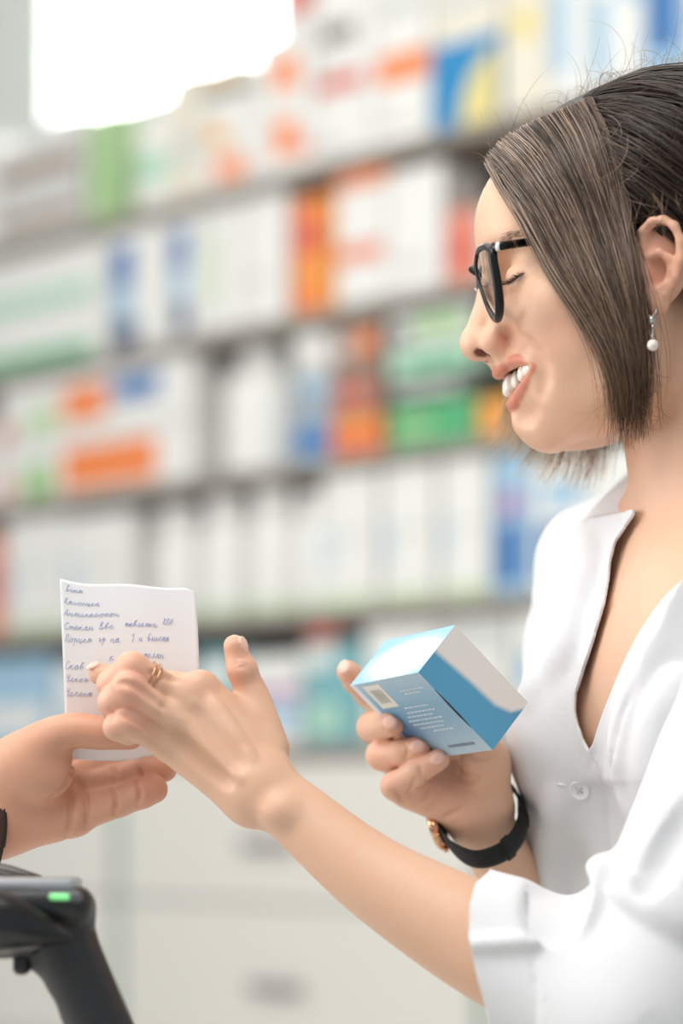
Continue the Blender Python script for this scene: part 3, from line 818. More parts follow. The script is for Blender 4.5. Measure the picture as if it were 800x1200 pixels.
# scalp cap
LINE = np.array([(560, 190), (577, 199), (600, 222), (640, 262), (690, 285), (735, 292), (748, 262), (760, 247), (803, 247), (815, 330), (830, 420), (960, 470), (1100, 470)], float)
la = Hv(LINE[:, 0], LINE[:, 1], 0 * LINE[:, 0])
q = g.sub(); c_i = int((H(700, 480)[2] - g.lo[2]) / g.h)
q.v = g.v - 3.0; q.v[:, :, :c_i] = 10
# keep the ears out of the cap
cV, cF = q.mesh(); cV = tri_smooth(cV, cF, 3, .5)
cl = np.interp(-cV[:, 0], -la[:, 0], la[:, 2])
gg = np.minimum(cV[:, 2] - cl, CRAN[1][1] + 9.5 - np.abs(cV[:, 1]))
cV, cF = clip_mesh(cV, cF, gg)
capT = np.tile(HD * .75, (len(cV), 1))
HAIR.append((cV, cF, capT))

def lock_px(u, t, Lc, Rc, Root):
    n = 64; ts = np.linspace(0, 1, n)
    Lp, Rp = spline(Lc, n), spline(Rc, n); rp = spline(Root, n)
    f = lambda A, x: np.stack([np.interp(x, ts, A[:, 0]), np.interp(x, ts, A[:, 1])], -1)
    base = (1 - u)[:, None, None] * f(Lp, t) + u[:, None, None] * f(Rp, t)
    root = f(rp, u)[:, None, :]; lin0 = ((1 - u)[:, None] * Lp[0] + u[:, None] * Rp[0])[:, None, :]
    return base + (root - lin0) * ((1 - np.clip(t / .45, 0, 1)) ** 2)[..., None]
LL_ = [(573, 196), (579, 208), (590, 228), (609, 256), (632, 298), (656, 337), (684, 378), (706, 418), (717, 455), (722, 492)]
LR_ = [(692, 114), (708, 150), (722, 200), (734, 255), (744, 310), (752, 365), (757, 420), (756, 472)]
LROOT = [(570, 192), (579, 174), (606, 152), (650, 131), (692, 114)]
# near lock: backing sheet
def near_lock(N, m, off_lo, off_hi, tmax, jit):
    u = rng.uniform(0, 1, N); u = np.where(rng.uniform(size=N) < .35, np.round(u * 9) / 9 + rng.normal(0, .02, N), u); u = np.clip(u, 0, 1)
    tm = tmax + rng.normal(0, .085, N) - .12 * (rng.uniform(size=N) < .15)
    t = np.linspace(0, 1, m)[None] * np.minimum(tm, 1.12)[:, None]
    Q = lock_px(u, np.clip(t, 0, 1), LL_, LR_, LROOT)
    ex = np.clip(t - 1, 0, 1)
    Q[..., 1] += ex * 330; Q[..., 0] += ex * rng.normal(10, 40, (N, 1))
    ph = rng.uniform(0, 6.28, (N, 1)); am = rng.normal(0, jit, (N, 1))
    Q[..., 0] += am * np.sin(t * 3.2 + ph) * (0.3 + t)
    off = rng.uniform(off_lo, off_hi, (N, 1)) * np.ones((1, m)) + 2.5 * np.sin(np.clip(t, 0, 1) * 3.1)
    b, dn = drape(Q[..., 0], Q[..., 1], off, 60.0)
    b = np.where(~dn & (Q[..., 1] < 300), 3.0, b)
    b = np.where(Q[..., 1] > 330, np.maximum(b, 57), b)
    b = smooth_rows(b, 5)
    return Hv(Q[..., 0], Q[..., 1], b)
NS, MS = 26, 24
us = np.linspace(0, 1, NS); t = np.linspace(0, .78, MS)[None] * (0.88 + 0.12 * np.sin(us * 3.14))[:, None]
Q = lock_px(us, t, LL_, LR_, LROOT)
b, dn = drape(Q[..., 0], Q[..., 1], 2.2, 60.0); b = np.where(~dn & (Q[..., 1] < 300), 3.0, b); b = np.where(Q[..., 1] > 330, np.maximum(b, 55), b); b = smooth_rows(b, 4)
b += (1.1 * np.sin(us * 70))[:, None]
S0 = Hv(Q[..., 0], Q[..., 1], b).reshape(-1, 3)
S1 = S0 - [0, 1.6, 0]
gi = lambda i, j: i * MS + j
shF = [(gi(i, j), gi(i + 1, j), gi(i + 1, j + 1), gi(i, j + 1)) for i in range(NS - 1) for j in range(MS - 1)]
shV = np.concatenate([S0, S1]); o_ = len(S0)
shF += [tuple(x + o_ for x in f[::-1]) for f in shF]
tq = np.tile(np.linspace(0, 1, MS), NS)[:, None]
sT = HD * .7 * (1 - tq) + HD * .9 * tq
HAIR.append((shV, np.array(shF), np.concatenate([sT, sT])))
N = 1250
HAIR.append(strands(near_lock(N, 22, 3.0, 7.5, 1.0, 8), rng.uniform(.14, .34, N), hcol(N, HD, HH, .45), hcol(N, HM, HT, .6)))
# far lock, hanging on the other side of the face; its thin ends show below the chin
FL = [(590, 190), (585, 260), (582, 330), (590, 400), (596, 450), (592, 500), (575, 520)]
FR = [(690, 120), (700, 220), (712, 330), (718, 420), (722, 480), (716, 530), (706, 572)]
FROOT = [(580, 200), (600, 178), (640, 146), (692, 112)]
def far_lock(N, m):
    u = np.clip(rng.beta(1.3, 1.1, N), 0, 1); t = np.linspace(0, 1, m)[None] * np.clip(rng.normal(.95, .05, N), .7, 1.04)[:, None]
    Q = lock_px(u, np.clip(t, 0, 1), FL, FR, FROOT)
    Q[..., 1] += (np.sin(u * 3.1) * 22)[:, None] * t ** 3
    Q[..., 0] += rng.normal(0, 9, (N, 1)) * t ** 2 + rng.normal(-6, 14, (N, 1)) * np.clip(t - .75, 0, 1) * 4 * .5
    b, hit = drape(Q[..., 0], Q[..., 1], rng.uniform(2.5, 6, (N, 1)) * np.ones((1, m)), 56.0, far=True)
    b = np.where(Q[..., 1] > 300, np.minimum(b, -54), b); b = smooth_rows(b, 6)
    return Hv(Q[..., 0], Q[..., 1], b)
N = 520
HAIR.append(strands(far_lock(N, 22), rng.uniform(.14, .28, N), hcol(N, HD, HM, .4), hcol(N, lin((214, 184, 148)), lin((236, 212, 180)), .5)))  # tips paled to imitate light shining through the thin ends
# few wisps that hang forward in front of the chin from the far side
def wisps(N):
    m = 18; t = np.linspace(0, 1, m)[None]
    x0 = rng.normal(618, 8, (N, 1)); x1 = rng.normal(580, 7, (N, 1)); y1 = rng.normal(508, 8, (N, 1))
    px = x0 + (x1 - x0) * t ** 1.7 + 14 * np.sin(t * 3.1) ; py = 330 + (y1 - 330) * t
    return Hv(px, py, -58 + 0 * px)
HAIR.append(strands(wisps(60), rng.uniform(.16, .28, 60), hcol(60, HT, HBL), hcol(60, HBL, lin((236, 212, 178)))))  # pale tint stands in for backlight on these wisps as well
# swept-back hair over the skull to the bun
BUN = np.array([-112.0, 0, 22.0])
def swept(N, off_lo, off_hi, side):
    m = 22; t = np.linspace(0, 1, m)[None, :, None]
    u = rng.uniform(0, 1, N)
    ln = spline([(690, 113), (704, 150), (716, 190), (728, 225), (738, 246), (752, 246), (768, 243), (790, 242), (816, 262), (824, 330), (832, 408), (862, 436), (905, 446)], 80)
    w = np.linspace(0, 1, 80)
    x = np.interp(u, w, ln[:, 0]) + rng.normal(0, 3, N); y = np.interp(u, w, ln[:, 1]) + rng.normal(0, 3, N)
    b, _ = drape(x, y, 2.5, 10.0, bmax=80)
    tp_ = rng.uniform(size=N) < .3
    x = np.where(tp_, rng.normal(694, 4, N), x); y = np.where(tp_, 116, y); b = np.where(tp_, rng.uniform(-2, 34, N), b)
    S = Hv(x, y, b); S[:, 1] *= side
    R = np.array([CRAN[1][0], CRAN[1][1], CRAN[1][2]]) + 4
    s = (S - CRAN[0]) / R; e = (BUN + rng.normal(0, 9, (N, 3)) - CRAN[0]) / R
    rs = np.linalg.norm(s, axis=1); re = np.linalg.norm(e, axis=1)
    su = s / rs[:, None]; eu = e / re[:, None]
    om = np.arccos(np.clip((su * eu).sum(1), -.999, .999))[:, None, None]
    sl = (np.sin((1 - t) * om) * su[:, None] + np.sin(t * om) * eu[:, None]) / np.sin(om)
    top = np.clip(su[:, 2], 0, 1)[:, None]
    lift = 1 + np.sin(np.pi * t[..., 0]) * (0.02 + .045 * top + rng.uniform(0, .02, (N, 1)))
    rad = (rs[:, None] * (1 - t[..., 0]) + re[:, None] * t[..., 0]) * lift
    Pq = CRAN[0] + sl * rad[..., None] * R
    d = sl / R; d /= np.linalg.norm(d, axis=2, keepdims=True)
    off = rng.uniform(off_lo, off_hi, (N, 1, 1)) * np.minimum(1, 6 * t + .2)
    return Pq + d * off
for side in (1, -1):
    N = 1500 if side > 0 else 700
    HAIR.append(strands(swept(N, .5, 5.5, side), rng.uniform(.2, .45, N), hcol(N, HD * .8, HM, .35), hcol(N, HD * .8, HM, .4), taper=.8))
# crown hair between the parting and the bun
bv, bf = rbox((0, 0, 0), (1, 1, 1), 0)
bs = bmesh.new(); bmesh.ops.create_icosphere(bs, subdivisions=4, radius=1.0)
bV = np.array([v.co[:] for v in bs.verts]); bF = np.array([[v.index for v in f.verts] for f in bs.faces]); bs.free()
bV = bV * [34, 40, 38] * (1 + .03 * np.sin(bV[:, :1] * 9 + bV[:, 2:] * 14)) + BUN + [-22, 0, 8]
HAIR.append((bV, bF, np.tile(HD * .8, (len(bV), 1))))
def bun_strands(N):
    m = 20; ph = rng.uniform(0, 6.28, (N, 1)); tl = rng.normal(0, .5, (N, 1)); t = np.linspace(0, 4.4, m)[None]
    rr = 1.03 + rng.uniform(0, .06, (N, 1))
    x = np.cos(t + ph) ; y = np.sin(t + ph); z = np.sin(tl) + .12 * np.sin(t * 2 + ph); k = np.sqrt(np.maximum(1 - np.clip(z, -.95, .95) ** 2, .1))
    return np.stack([z * 34, y * k * 40, x * k * 38], -1) * rr[..., None] + BUN + [-22, 0, 8]
HAIR.append(strands(bun_strands(420), rng.uniform(.25, .5, 420), hcol(420, HD, HM, .4), hcol(420, HD, HM, .4), taper=.7))
# loose flyaway hairs over the crown and the temple
def fly(N):
    m = 14; t = np.linspace(0, 1, m)[None]
    k = rng.uniform(0, 1, N)
    ln = spline([(574, 205), (584, 188), (612, 163), (650, 135), (690, 108), (722, 90), (760, 84), (800, 84)], 60); w = np.linspace(0, 1, 60)
    x = np.interp(k, w, ln[:, 0])[:, None]; y = np.interp(k, w, ln[:, 1])[:, None]
    L = rng.gamma(2.2, 12, (N, 1)) + 6; an = rng.normal(-.4, .8, (N, 1)); cu = rng.normal(.3, 2.0, (N, 1))
    px = x + np.cumsum(np.cos(an + cu * t), 1) * L / m; py = y + 5 + np.cumsum(np.sin(an + cu * t), 1) * L / m
    b = rng.normal(4, 10, (N, 1)) * np.ones((1, m))
    return Hv(px, py, b)
HAIR.append(strands(fly(560), rng.uniform(.08, .14, 560), hcol(560, HM, HH, .5), hcol(560, HT, HBL, .5), taper=.4))
def loops(N):
    m = 18; t = np.linspace(0, 1, m)[None]
    x = rng.uniform(690, 790, (N, 1)); y = rng.uniform(105, 230, (N, 1)); an = rng.normal(.5, .6, (N, 1)); cu = rng.normal(.9, .9, (N, 1)); L = rng.uniform(40, 120, (N, 1))
    px = x + np.cumsum(np.cos(an + cu * t), 1) * L / m; py = y + np.cumsum(np.sin(an + cu * t), 1) * L / m
    b, _ = drape(px, py, rng.uniform(9, 13, (N, 1)) * np.ones((1, m)), 30.0); b = smooth_rows(b, 4)
    return Hv(px, py, b)
HAIR.append(strands(loops(70), rng.uniform(.1, .18, 70), hcol(70, HM, HH, .6), hcol(70, HT, HH, .6)))
def baby(N):   # short hairs in front of the ear, on the neck under the lock
    m = 12; t = np.linspace(0, 1, m)[None]
    x = rng.uniform(712, 770, (N, 1)); y = rng.uniform(430, 480, (N, 1)); an = rng.normal(1.5, .5, (N, 1)); cu = rng.normal(0, 1.2, (N, 1)); L = rng.uniform(25, 70, (N, 1))
    px = x + np.cumsum(np.cos(an + cu * t), 1) * L / m; py = y + np.cumsum(np.sin(an + cu * t), 1) * L / m
    b, _ = drape(px, py, rng.uniform(1, 5, (N, 1)) * np.ones((1, m)), 55.0); b = smooth_rows(b, 4)
    return Hv(px, py, b)
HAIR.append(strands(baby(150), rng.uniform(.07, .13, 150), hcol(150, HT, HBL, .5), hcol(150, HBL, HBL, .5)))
hairV = h2w(np.concatenate([x[0] for x in HAIR]))
_o = 0; _F = []
for x in HAIR:
    f_ = np.asarray(x[1])
    if f_.shape[1] == 4: f_ = np.concatenate([f_[:, [0, 1, 2]], f_[:, [0, 2, 3]]])
    _F.append(f_ + _o); _o += len(x[0])
hairF = np.concatenate(_F); hairT = np.concatenate([x[2] for x in HAIR])
# ---------------------------------------------------------------- teeth, lashes, brows
tf = Field(H(640, 475, 0) * [1, 0, 1] - [5, 42, 5], H(580, 415, 0) * [1, 0, 1] + [5, 42, 5], 0.55)
tl_ = spline(np.array(TOOTHL), 40)
for (u_, w_, hh, dz) in [(.10, 4.5, 6.4, -.6), (.36, 3.7, 5.6, -.2), (.57, 3.8, 4.6, .4), (.76, 3.5, 3.7, .5), (.92, 3.0, 2.8, .4)]:
    for sg in (1, -1):
        i_ = int(u_ * 39); L = tl_[i_].copy(); L[1] = 4.2 if u_ < .2 else L[1]; L[0] -= 2.4 if u_ < .2 else .4; L = L * [1, sg, 1] + [0, 0, dz]; tv = tl_[min(i_ + 2, 39)] - tl_[i_ - 2]; t_ = math.atan2(-tv[0], tv[1]) * sg
        R = np.array([[math.cos(t_), math.sin(t_), 0], [-math.sin(t_), math.cos(t_), 0], [0, 0, 1]])
        e = tf.sub(); e.ell(L, (3.0, w_, hh), 0.1, R); e.cap(L + R[1] * w_ * .45 - [0, 0, hh * .55], L - R[1] * w_ * .45 - [0, 0, hh * .55], 1.9, 1.9, 2); tf.merge(e, .9)
    # lower teeth, mostly hidden by the lip
for (x, y, b_) in [(606, 466, 2.8), (608, 463, 8), (613, 456, 13)]:
    for sg in (1, -1):
        e = tf.sub(); e.ell(H(x, y, b_) * [1, sg, 1], (2.4, 2.7, 4.5), .1); tf.merge(e, .4)
teV, teF = tf.mesh(); teV = h2w(teV)
def lashes(sg):
    L = []
    for s_ in np.linspace(0, 1, 44):
        c = spline(LASHL, 50)[int(s_ * 49)]
        out = np.array([1.0, .25 + .5 * s_, 0]); out /= np.linalg.norm(out); ln = 6.5 * (0.75 + .35 * math.sin(s_ * 3)) * rng.uniform(.8, 1.1)
        t = np.linspace(0, 1, 7)[:, None]
        p_ = c + out * [1, 1, 1] * ln * t + np.array([0, 0, 1.0]) * (-2.6 * t + 2.2 * t ** 2) + rng.normal(0, .25, 3) * t
        p_ = p_ * [1, sg, 1]; L.append(p_)
    return np.array(L)
LASHES = []
for sg in (1, -1):
    lsP = lashes(sg); a_, b_, c_ = strands(lsP, np.full(len(lsP), .22), np.tile(lin((30, 22, 20)), (len(lsP), 1)), np.tile(lin((30, 22, 20)), (len(lsP), 1)), taper=.3); LASHES.append((h2w(a_), b_, c_))
def brows(sg, N=170):
    s_ = rng.uniform(0, 1, N)
    ln = spline([(586, 284, 12), (596, 276, 24), (612, 273, 38), (632, 279, 50)], 60)
    c = ln[(s_ * 59).astype(int)] + rng.normal(0, 1, (N, 3)) * [2, 2.2, 0]
    t = np.linspace(0, 1, 6)[None]; ln_ = rng.uniform(8, 15, (N, 1))
    px = c[:, :1] + ln_ * t * .9; py = c[:, 1:2] - ln_ * t * (.45 - .6 * s_[:, None]) 
    b, _ = drape(px, py, .5, 30.0); b = smooth_rows(b, 2)
    Lq = Hv(px, py, b); Lq[..., 1] *= sg
    return Lq
BROWS = []
for sg in (1, -1):
    brP = brows(sg); a_, b_, c_ = strands(brP, np.full(len(brP), .13), np.tile(lin((176, 142, 122)), (len(brP), 1)), np.tile(lin((190, 158, 136)), (len(brP), 1)), taper=.3); BROWS.append((h2w(a_), b_, c_))
# ---------------------------------------------------------------- eyeglasses
m_black = mat('black_acetate', (14, 13, 15), 0.3, spec=.35)
m_white_inlay = mat('white_acetate_inlay', (232, 222, 222), .25)
m_tick = mat('tortoise_acetate', (70, 54, 50), .2)
m_silver = mat('silver_metal', (205, 203, 200), .22, metal=1.0)
m_gold = mat('rose_gold', (214, 164, 130), .2, metal=1.0)
m_pearl = mat('pearl', (238, 230, 218), .22, coat=.6)
m_crystal = mat('crystal', (240, 240, 245), .05, coat=.5, trans=.6)
gm = bpy.data.materials.new('lens_glass'); gm.use_nodes = True
nt = gm.node_tree; nt.nodes.clear()
out = nt.nodes.new('ShaderNodeOutputMaterial'); mx = nt.nodes.new('ShaderNodeMixShader'); tr_ = nt.nodes.new('ShaderNodeBsdfTransparent'); gl = nt.nodes.new('ShaderNodeBsdfGlossy')
fr_ = nt.nodes.new('ShaderNodeFresnel'); fr_.inputs['IOR'].default_value = 1.45; gl.inputs['Roughness'].default_value = .02; tr_.inputs['Color'].default_value = (.95, .97, .96, 1)
nt.links.new(fr_.outputs[0], mx.inputs[0]); nt.links.new(tr_.outputs[0], mx.inputs[1]); nt.links.new(gl.outputs[0], mx.inputs[2]); nt.links.new(mx.outputs[0], out.inputs[0])
rim_px = [(559, 298, 13), (557.5, 312, 9.5), (561, 330, 9.5), (567, 349, 14), (574, 365, 24), (581, 374.5, 38), (584.5, 370, 49), (585, 352, 56), (582, 328, 59), (578, 306, 60), (576, 293, 58), (568, 289, 44), (562, 292, 26)]
rim = np.array([H(*r) for r in rim_px])
eg = thing('eyeglasses', 'black-framed eyeglasses on the smiling woman\'s nose', 'glasses', h2w(H(571, 330, 0)))
rimS = spline(rim, 72, closed=True)
def wr(sg): 
    r = rimS * [1, sg, 1] - [FAR if sg < 0 else 0, 0, 0]
    # thicker towards the outer edge
    k = np.clip((np.abs(r[:, 1]) - 14) / 40, 0, 1)
    V, F = tube(h2w(r), 1.2 + 1.5 * k, 10, closed=True, flat=1.5 + .8 * k, up=HF); return V, F
FAR = 7.0
for sg in (1, -1):
    put('rim', *wr(sg), m_black, parent=eg)
    c = rimS.mean(0); rr = rimS * [1, sg, 1] - [FAR if sg < 0 else 0, 0, 0]; cc = c * [1, sg, 1] - [FAR if sg < 0 else 0, 0, 0]
    LV = [cc + [1.2, 0, 0]]; n_ = len(rr)
    for k_ in (.35, .7, .97):
        for v in rr: LV.append(cc + (v - cc) * k_ + np.array([1.2 * (1 - k_ ** 2), 0, 0]))
    LF = [(0, 1 + i, 1 + (i + 1) % n_) for i in range(n_)]
    for ring in range(2):
        a0, a1 = 1 + ring * n_, 1 + (ring + 1) * n_
        LF += [(a0 + i, a1 + i, a1 + (i + 1) % n_, a0 + (i + 1) % n_) for i in range(n_)]
    put('lens', h2w(np.array(LV)), LF, gm, parent=eg)
    tp = [(577, 290, 60), (590, 288, 64), (620, 283.5, 69), (655, 279, 73), (700, 273, 77), (745, 266, 80), (766, 258, 78), (790, 252, 78), (812, 275, 76), (822, 310, 74)]
    tq = [H(*q_) if k_ < 2 else Hv(q_[0], q_[1], drape(np.array([q_[0]]), np.array([q_[1]]), 1.6, q_[2], bmax=76)[0])[0] for k_, q_ in enumerate(tp)]
    tl = np.array(tq) * [1, sg, 1]
    if sg < 0: tl[:2, 0] -= FAR
    ts = spline(tl, 60)
    rad = np.interp(np.linspace(0, 1, 60), [0, .08, .4, 1], [2.9, 2.5, 2.2, 1.8])
    cuts = [0, 3, 7, 60]
    tm = put('temple', *tube(h2w(ts), rad, 8, flat=rad * .55, up=HU), m_black, parent=eg)
    def ringband(i0, i1, mm, nm):
        return put(nm, *tube(h2w(ts[i0:i1]), rad[i0:i1] + .12, 8, flat=rad[i0:i1] * .55 + .12, up=HU), mm, parent=tm)
    ringband(3, 6, m_white_inlay, 'inlay')
    ringband(9, 10 + 1, m_tick, 'inlay'); ringband(12, 14, m_tick, 'inlay')
    put('hinge', *rbox(h2w(ts[1] + np.array([-1, -1.5 * sg, 0])), (3, 2, 4), .4), m_silver, parent=eg)
    pad = h2w(H(566, 338, 7.5) * [1, sg, 1] + np.array([-3.0, 0, 0]))
    bs = bmesh.new(); bmesh.ops.create_uvsphere(bs, u_segments=14, v_segments=8, radius=1)
    pv = np.array([v.co[:] for v in bs.verts]) * [2.2, 1.2, 4.2] + pad; pf = [tuple(v.index for v in f.verts) for f in bs.faces]; bs.free()
    put('nose_pad', pv, pf, m_crystal, parent=eg)
    put('pad_arm', *tube(np.array([h2w(H(560, 330, 9.5) * [1, sg, 1]), h2w(H(562, 334, 8) * [1, sg, 1]), pad]), .45, 6), m_silver, parent=eg)
br_ = np.array([H(559, 318, 9.5), H(556, 314, 4), H(555.5, 313, 0), H(556, 314, 4) * [1, -1, 1], H(559, 318, 9.5) * [1, -1, 1] - [FAR, 0, 0]])
br_[1:4, 0] += 1.0
put('bridge', *tube(h2w(spline(br_, 24)), 1.5, 8, flat=1.3, up=HF), m_black, parent=eg)
# ---------------------------------------------------------------- earring
er = thing('earring', 'silver drop earring with a white pearl hanging from the woman\'s ear', 'earring', h2w(H(763, 378, 79)))
hk = [H(757, 359, 78), H(757.5, 364, 81), H(760, 370, 82.5), H(764, 371, 82.5), H(768, 366, 81), H(769, 362, 79.5), H(769.5, 372, 77), H(772, 383, 76)]
put('hook', *tube(h2w(spline(np.array(hk), 50)), .38, 6), m_silver, parent=er)
def ball(c, r, sc=(1, 1, 1), n=20):
    bs = bmesh.new(); bmesh.ops.create_uvsphere(bs, u_segments=n, v_segments=n * 2 // 3, radius=1)
    v = np.array([v.co[:] for v in bs.verts]) * r * np.array(sc) + np.asarray(c); f = [tuple(v.index for v in f.verts) for f in bs.faces]; bs.free(); return v, f
put('crystal', *cat_list(ball(h2w(H(763, 374.5, 82)), 1.9), tube(h2w(np.array([H(763, 374.5, 82) + 2.1 * np.array([math.cos(a), 0, math.sin(a)]) for a in np.linspace(0, 6.28, 24, endpoint=False)])), .4, 6, closed=True)), m_silver, parent=er)
put('link', *tube(h2w(np.array([H(764, 378, 82), H(765, 385, 82), H(764, 392, 82), H(764, 397, 82)])), [.5, .35, .6, .9], 6), m_silver, parent=er)
put('pearl', *ball(h2w(H(764.5, 404.5, 82)), 3.3), m_pearl, parent=er)
# ---------------------------------------------------------------- hands and arms (place coordinates, mm)
def fgrad(f, p):
    q = (np.asarray(p) - f.lo) / f.h; i = np.clip(np.round(q).astype(int), 1, np.array(f.v.shape) - 2)
    x, y, z = i
    n = np.array([f.v[x + 1, y, z] - f.v[x - 1, y, z], f.v[x, y + 1, z] - f.v[x, y - 1, z], f.v[x, y, z + 1] - f.v[x, y, z - 1]], float)
    return n / max(np.linalg.norm(n), 1e-9)
def surf_w(f, px, py, off=0.0, y0=None, y1=None):
    """first point of the field's surface met along the sight line through px, py"""
    y0 = f.ax[1][0] if y0 is None else y0; y1 = f.ax[1][-1] if y1 is None else y1
    prev = None
    for Y in np.arange(y0, y1, f.h * .5):
        p = P(px, py, Y); i = np.round((p - f.lo) / f.h).astype(int)
        if (i < 0).any() or (i >= f.n).any(): continue
        if f.v[tuple(i)] < off: return p
    return P(px, py, 0.5 * (y0 + y1))
def surf_line(f, pts, off=0.0, **kw): return [surf_w(f, x, y, off, **kw) for x, y in pts]
def frame3(n, d):
    n = n / np.linalg.norm(n); d = d - (d @ n) * n; d /= np.linalg.norm(d)
    return np.stack([d, np.cross(n, d), n])
def crease(f, pts, r, k=1.2, off=.15, op='s'):
    pts = spline(np.array(pts, float), 5 * len(pts)); n = len(pts); w = np.sin(np.linspace(.12, .88, n) * np.pi) ** .6
    L = np.array(surf_line(f, pts, off)); L = np.concatenate([L[:1], .25 * L[:-2] + .5 * L[1:-1] + .25 * L[2:], L[-1:]])
    f.chain(L, r * w, k, op)
NAILS = {'wl': [], 'wr': [], 'm': []}
def nail(f, key, px, py, dirpx, ln, wd, n=None, at=None):
    p = surf_w(f, px, py) if at is None else np.asarray(at, float)
    d = P(px + dirpx[0], py + dirpx[1], p[1]) - p
    if len(dirpx) > 2: d[1] += dirpx[2]
    nn = fgrad(f, p) if n is None else np.asarray(n, float)
    R = frame3(nn, d)
    f.ell(p - R[2] * .35, (ln, wd, 1.15), .25, R)
    NAILS[key].append((p, R, ln, wd))
def finger(f, pts, rs, k, hard=.6, creases=True):
    e = f.sub(); e.chain(pts, rs, 0.0); f_ = e
    return e
def ptrs(J): return [P(*j[:3]) for j in J], [j[3] for j in J]

def left_arm(h=1.05):
    lo = P(85, 1260, 1300); hi = P(790, 725, 1440)
    f = Field((lo[0] - 5, 1255, CAMZ - (1290 - HZ) / FPX * 1320), (P(790, 0, 1340)[0], 1450, P(0, 725, 1400)[2]), h)
    # metacarpals
    for a, b in [((311, 905, 1386, 14.5), (237, 810, 1392, 10)), ((304, 917, 1380, 15.5), (217, 820, 1384, 10.3)), ((298, 929, 1379, 15.5), (207, 843, 1381, 10.3)), ((294, 939, 1381, 13.5), (197, 872, 1386, 9.8))]:
        f.cap(P(*a[:3]), P(*b[:3]), a[3], b[3], 9)
    # forearm
    fp, fr_ = ptrs([(303, 925, 1380, 19.5), (338, 946, 1376, 18.6), (437, 1027, 1362, 23.5), (553, 1096, 1346, 30.5), (640, 1140, 1330, 33), (742, 1192, 1314, 34)])
    f.limb(fp, fr_, 64, 9)
    f.ell(P(327, 951, 1362), (9, 8, 8), 10)                                        # wrist bone
    # thumb
    t = f.sub(); tp, tr = ptrs([(312, 878, 1399, 13.5), (298, 822, 1406, 10.2), (283, 785, 1406, 8.3), (275, 757, 1402, 6.6)]); t.limb(tp, tr)
    t.ell(P(284, 784, 1402), (8.6, 8, 8), 4)
    f.merge(t, 8)
    f.cap(P(284, 846, 1400), P(243, 819, 1395), 9, 8.5, 9)
    # fingers
    fg = f.sub()
    FJ = [[(237, 810, 1392, 10), (202, 806, 1400, 9.4), (165, 801, 1406, 8.5), (134, 796, 1411, 7.6), (117, 790, 1412, 6.6)],
          [(217, 820, 1384, 9.6), (185, 801, 1376, 8.2), (155, 783, 1372, 9.3), (130, 802, 1384, 8.0), (131, 819, 1398, 7.0)],
          [(207, 844, 1381, 9.6), (178, 826, 1371, 8.1), (151, 806, 1366, 9.5), (132, 823, 1376, 8.3), (138, 842, 1388, 7.2)],
          [(197, 873, 1386, 9.2), (172, 859, 1376, 7.4), (150, 845, 1370, 8.4), (137, 852, 1373, 7.6), (150, 861, 1378, 6.2)]]
    for J in FJ:
        e = f.sub(); pp, rr = ptrs(J); e.chain(pp, rr, 2.5)
        fg.merge(e, .4)
    f.merge(fg, 2.2)
    # knuckles, tendons, creases
    for L in ([(138, 800), (156, 803), (176, 816), (194, 832)], [(140, 836), (156, 840), (174, 852), (188, 866)], [(176, 788), (196, 793), (216, 806)]): crease(f, L, 1.7, 2.2, .3)
    for (x, y, Y, r) in [(234, 804, 1388, 8.5), (214, 817, 1378, 8), (204, 840, 1375, 8), (194, 870, 1381, 7)]: f.ell(P(x, y, Y), (r, r, r), 6)
    for L in ([(224, 822), (250, 858), (284, 902)], [(213, 842), (244, 876), (282, 914)], [(246, 818), (268, 850), (296, 890)]): crease(f, L, 2.0, 5, -1.6, 'u')
    for L in ([(232, 830), (255, 862), (282, 898)], [(206, 862), (236, 892), (266, 918)]): crease(f, L, 2.2, 6, .8)
    for L in ([(128, 806), (133, 815), (140, 822)], [(128, 828), (133, 836), (131, 845)], [(274, 774), (283, 770), (291, 774)], [(273, 779), (283, 776), (292, 780)], [(275, 784), (284, 781), (293, 786)]): crease(f, L, .55, 1.0)
    # nails
    nail(f, 'wl', 110, 788, (-8, -3), 5.0, 3.8, n=[-.35, -.45, .8], at=P(113, 789, 1411) + np.array([-.35, -.45, .8]) * 5.9)
    nail(f, 'wl', 282, 754, (-3, -12), 5.2, 3.9, n=[.85, -.5, .25], at=P(276, 757, 1402) + np.array([.85, -.5, .2]) * 6.2)
    return f
